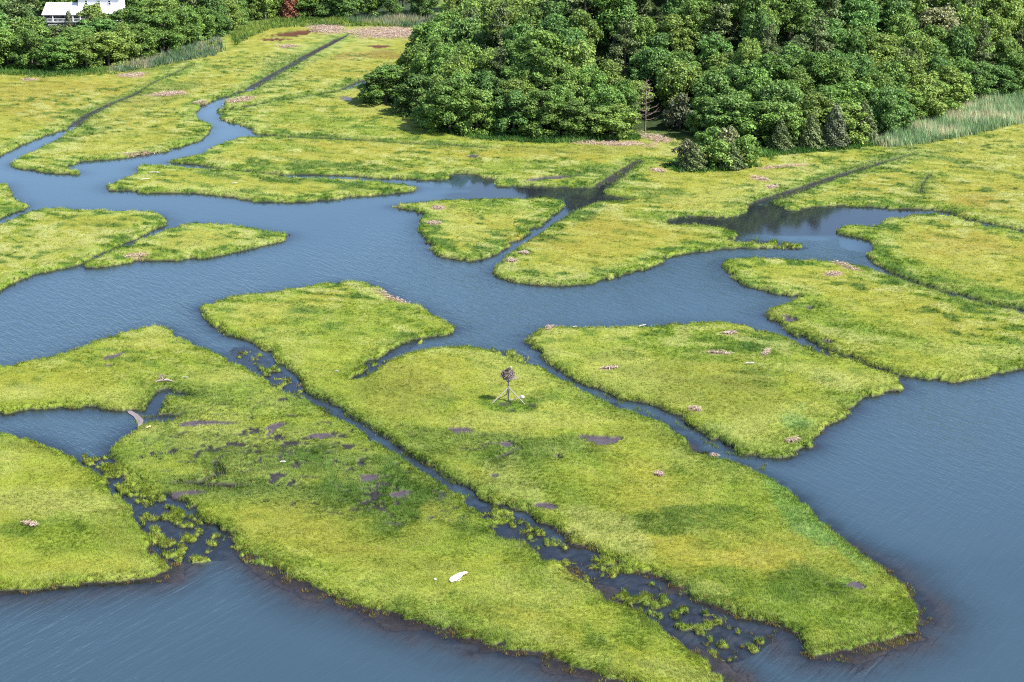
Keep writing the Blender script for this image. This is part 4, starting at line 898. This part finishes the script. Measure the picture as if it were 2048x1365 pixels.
log(400, 78, 3.0, .12, -.6, 'pale bare branch leaning out of the left-hand wood')
# sand bar of the pond
M_SAND = mat_plain('wet_sand', (.15, .12, .125), .7, 2.0, .15)
bar = [P(252, 815), P(262, 815), P(276, 823), P(287, 833), P(285, 843), P(276, 846), (P(274, 838)), P(266, 827), P(255, 820)]
me = bpy.data.meshes.new('sand_bar'); cx_ = sum((p.x for p in bar))/9; cy_ = sum((p.y for p in bar))/9
bm = bmesh.new(); a_ = [bm.verts.new((p.x, p.y, WZ-.08)) for p in bar]; b_ = [bm.verts.new((p.x*.9+cx_*.1, p.y*.9+cy_*.1, WZ+.10)) for p in bar]; bm.faces.new(b_)
for i in range(9): bm.faces.new((a_[i], a_[(i+1) % 9], b_[(i+1) % 9], b_[i]))
bm.normal_update(); bm.to_mesh(me); bm.free(); me.materials.append(M_SAND); tag(link('sand_bar', me), kind='structure')

# ------------------------------------------------------------------ mats of washed-up dead reed straw
M_STRAW = mat_blades('dead_straw', .1, .8)
MAT_WORDS = ['largest pinkish straw mat in front of the far reeds', 'straw mat at the head of the long far ditch', 'small pale straw strip below the rusty far pool', 'straw mat at the foot of the left-hand wood', 'straw mat left of the main creek in the far meadow', 'faint straw strip at the left edge below the wood', 'straw strip on the tip between the two far creeks', 'small straw strip on the creek bend', 'long straw line on the bank of the tongue between creeks', 'long straw mat below the wood, left of the thicket', 'straw mat touching the wood, left of the thicket', 'small straw mat at the left foot of the thicket', 'pale straw mat right of the thicket', 'thin straw strip in the meadow right of the thicket', 'pale straw patch in the meadow below the thicket',
 'pinkish straw on the near bank of the small left island', 'pink straw on the top of the middle island', 'small straw patch on the left shore of the middle island', 'straw patch on the left tip of the right-centre meadow', 'lower straw patch at the left tip of the right-centre meadow', 'straw strip on the north-east bank of the north-west quarter', 'straw strip by the ditch at the right below the bay', 'small straw patch below the bay bank strip', 'thin pink straw line in the middle of the meadow quadrangle', 'small slanted straw patch right of the pink line', 'straw patch left of the pink line in the quadrangle', 'straw patch on the left side of the meadow quadrangle', 'straw patch at the bottom corner of the meadow quadrangle', 'white straw patch right of the brown pool', 'straw patch at the top right of the meadow quadrangle', 'straw patch in the lower left meadow', 'tiny straw patch at the top left of the quadrangle', 'brown straw by the ditch corner near the open water']
for (cx, cy, rx, ry, ang), lab in zip(MATS, MAT_WORDS):
    c0 = P(cx, cy); rw = (P(cx+rx, cy)-c0).length; dw_ = abs(P(cx, cy-ry).y-c0.y); t0 = c0.y*CT+CAM_H*ST; px1 = t0/3413
    area = math.pi*rw*dw_; n = int(min(9000, max(110, area*8))); rg = np.random.default_rng(int(cx*7+cy))
    a = rg.uniform(0, 6.283, n); q = np.sqrt(rg.random(n))*rg.uniform(.6, 1.15, n)
    u, v = q*np.cos(a), q*np.sin(a); h_ = math.radians(ang)
    ppx = cx+u*rx*math.cos(h_)-v*ry*math.sin(h_); ppy = cy+u*rx*math.sin(h_)+v*ry*math.cos(h_)
    yv = -(ppy-682.5)/FPX; tv = CAM_H/(ST-yv*CT); X = (ppx-1024)/FPX*tv; Y = (CT+yv*ST)*tv
    keep = fbm(X, Y, max(.5, rw*.25), 17, 2) > .30; X, Y = X[keep], Y[keep]; n = len(X)
    r_, c_ = gidx(X, Y); Z = z[r_, c_]+rg.uniform(.10, .30, n)+.12*tall[r_, c_]
    th = rg.normal(.2, 1.1, n); L = rg.uniform(.25, .8, n)*max(.8, px1*7); W = rg.uniform(.4, 1.1, n)*max(.045, px1*1.0)
    dx, dy = np.cos(th)*L/2, np.sin(th)*L/2; ox, oy = -np.sin(th)*W/2, np.cos(th)*W/2; zt = rg.uniform(-.12, .12, n)
    V = np.stack([np.stack([X-dx-ox, Y-dy-oy, Z-zt], -1), np.stack([X+dx-ox, Y+dy-oy, Z+zt], -1), np.stack([X+dx+ox, Y+dy+oy, Z+zt+.02], -1), np.stack([X-dx+ox, Y-dy+oy, Z-zt+.02], -1)], 1)
    V[..., 0] -= c0.x; V[..., 1] -= c0.y
    pal = alb(np.array([(214, 180, 164), (228, 200, 186), (176, 140, 124), (236, 220, 200), (196, 170, 140)], float))
    cc = np.repeat((pal[rg.integers(0, 5, n)]*.95*rg.uniform(.75, 1.2, (n, 1)))[:, None], 4, 1)
    o = link('straw_mat', npmesh('straw_mat', V.reshape(-1, 3), np.arange(4*n).reshape(-1, 4), M_STRAW, cc.reshape(-1, 3)), None, (c0.x, c0.y, 0))
    tag(o, lab, 'straw mat', 'mats of dead reed straw on the marsh')

# ------------------------------------------------------------------ the white house on the rise behind the left-hand wood
HX, HY, HZ = PD(87, 44, HOUSE_D); S = HOUSE_D/FPX           # metres per photo pixel there
M_ROOF = mat_plain('white_roof', (.62, .60, .60), .7, 1.2, .10, (6, .4, 1)); M_WALL = mat_plain('white_clapboard', (.66, .65, .64), .7, 1.0, .06, (.3, .3, 14)); M_TRIM = mat_plain('white_trim', (.72, .71, .70), .6, 3, .05)
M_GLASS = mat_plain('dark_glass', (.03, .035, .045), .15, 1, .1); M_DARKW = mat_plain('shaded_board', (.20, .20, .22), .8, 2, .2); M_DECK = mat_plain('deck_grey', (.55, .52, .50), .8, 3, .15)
t_ = empty('white_house', (HX, HY, HZ), 'white two-part house with a long pale roof and porch above the left-hand wood', 'house')
Wd = 148*S; LW = 64*S                                        # whole width and width of the low wing
m = MB(); m.box((Wd/2, 4.6, -.15), (Wd, 9.2, .3)); m.build('porch_deck', M_DECK, t_)
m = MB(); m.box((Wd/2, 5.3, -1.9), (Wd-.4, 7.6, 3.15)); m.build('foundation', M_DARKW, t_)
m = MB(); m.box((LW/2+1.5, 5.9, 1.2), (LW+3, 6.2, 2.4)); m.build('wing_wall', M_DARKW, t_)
# long roof of the wing: two slopes
def roof(x0, x1, y0, yr, y1, ze, zr, name, th=.16):
    vs = [(x0, y0, ze), (x1, y0, ze), (x1, yr, zr), (x0, yr, zr), (x1, y1, ze), (x0, y1, ze)]; lo = [(a, b, c-th) for a, b, c in vs]
    m = MB(); m.add(vs+lo, [(0, 1, 2, 3), (3, 2, 4, 5), (7, 6, 8, 9), (9, 8, 10, 11), (0, 6, 7, 1), (1, 7, 8, 2), (2, 8, 10, 4), (4, 10, 11, 5), (5, 11, 9, 3), (3, 9, 6, 0)]); return m.build(name, M_ROOF, t_)
roof(-.3, LW+1.0, -.35, 5.6, 11.4, 2.0, 4.6, 'wing_roof')
# two-storey block
X0, X1 = LW+.2, Wd
m = MB(); m.box(((X0+X1)/2, 7.2, 3.0), (X1-X0, 7.0, 6.0)); m.build('main_wall', M_WALL, t_)
m = MB(); ve = [(X0-.3, 3.5, 6.0), (X1+.3, 3.5, 6.0), (X1+.3, 7.2, 8.6), (X0-.3, 7.2, 8.6), (X1+.3, 10.9, 6.0), (X0-.3, 10.9, 6.0)]
roof(X0-.3, X1+.3, 3.35, 7.2, 11.05, 6.0, 8.4, 'main_roof')
m = MB(); vs = [(X0+.02, -.3, 2.35), (X1+.2, -.3, 2.35), (X1+.2, 3.68, 3.55), (X0+.02, 3.68, 3.55)]; lo = [(a, b, c-.14) for a, b, c in vs]
m.add(vs+lo, [(0, 1, 2, 3), (7, 6, 5, 4), (0, 4, 5, 1), (1, 5, 6, 2), (2, 6, 7, 3), (3, 7, 4, 0)]); m.build('porch_roof', M_ROOF, t_)
for x in (.2, 10*S*1.0+1.3, LW-.6, X0+1.2, (X0+X1)/2, X1-3.2, X1-1.6, X1-.1):
    m = MB(); m.box((x, -.1, 1.0), (.26, .26, 1.99)); m.build('porch_post', M_TRIM, t_)
m = MB(); m.box((Wd/2, -.1, .82), (Wd, .07, .10)); m.box((Wd/2, -.1, .12), (Wd, .06, .06))
for k in range(60): m.box((Wd*(k+.5)/60, -.1, .45), (.05, .04, .6))
m.build('porch_railing', M_TRIM, t_)
def window(x, y, zc, w_, h_, parent):
    m = MB()
    for dx, dz, sx, sz in ((-w_/2, 0, .12, h_+.12), (w_/2, 0, .12, h_+.12), (0, h_/2, w_-.12, .12), (0, -h_/2, w_-.12, .12), (0, 0, w_-.12, .07)): m.box((x+dx, y-.05, zc+dz), (sx, .1, sz))
    f = m.build('window', M_TRIM, parent); m = MB(); m.box((x, y-.02, zc), (w_-.1, .03, h_-.1)); m.build('pane', M_GLASS, f)
window(X1-2.7, 3.69, 4.75, .75, 1.25, t_); window(X0+2.2, 3.69, 4.75, .75, 1.25, t_); window((X0+X1)/2, 3.69, 4.75, .75, 1.25, t_)
for x in (X0+2, X0+4.6, X0+8, X1-2.4): window(x, 3.69, 1.25, .9, 1.3, t_)
for x in (1.9, 4.6, 7.0): window(x, 2.79, 1.2, 1.4, 1.3, t_)
# small lower landing with its post
m = MB(); m.box((3.0, -1.3, -1.25), (2.4, 2.1, .14)); m.build('lower_landing', M_TRIM, t_)
for x in (1.95, 4.05):
    m = MB(); m.box((x, -2.25, -2.45), (.16, .16, 2.3)); m.build('landing_post', M_TRIM, t_)
m = MB(); m.box((3.0, -2.3, -.45), (2.4, .06, .09))
for k in range(9): m.box((1.85+k*.29, -2.3, -.82), (.05, .04, .72))
m.build('landing_railing', M_TRIM, t_)
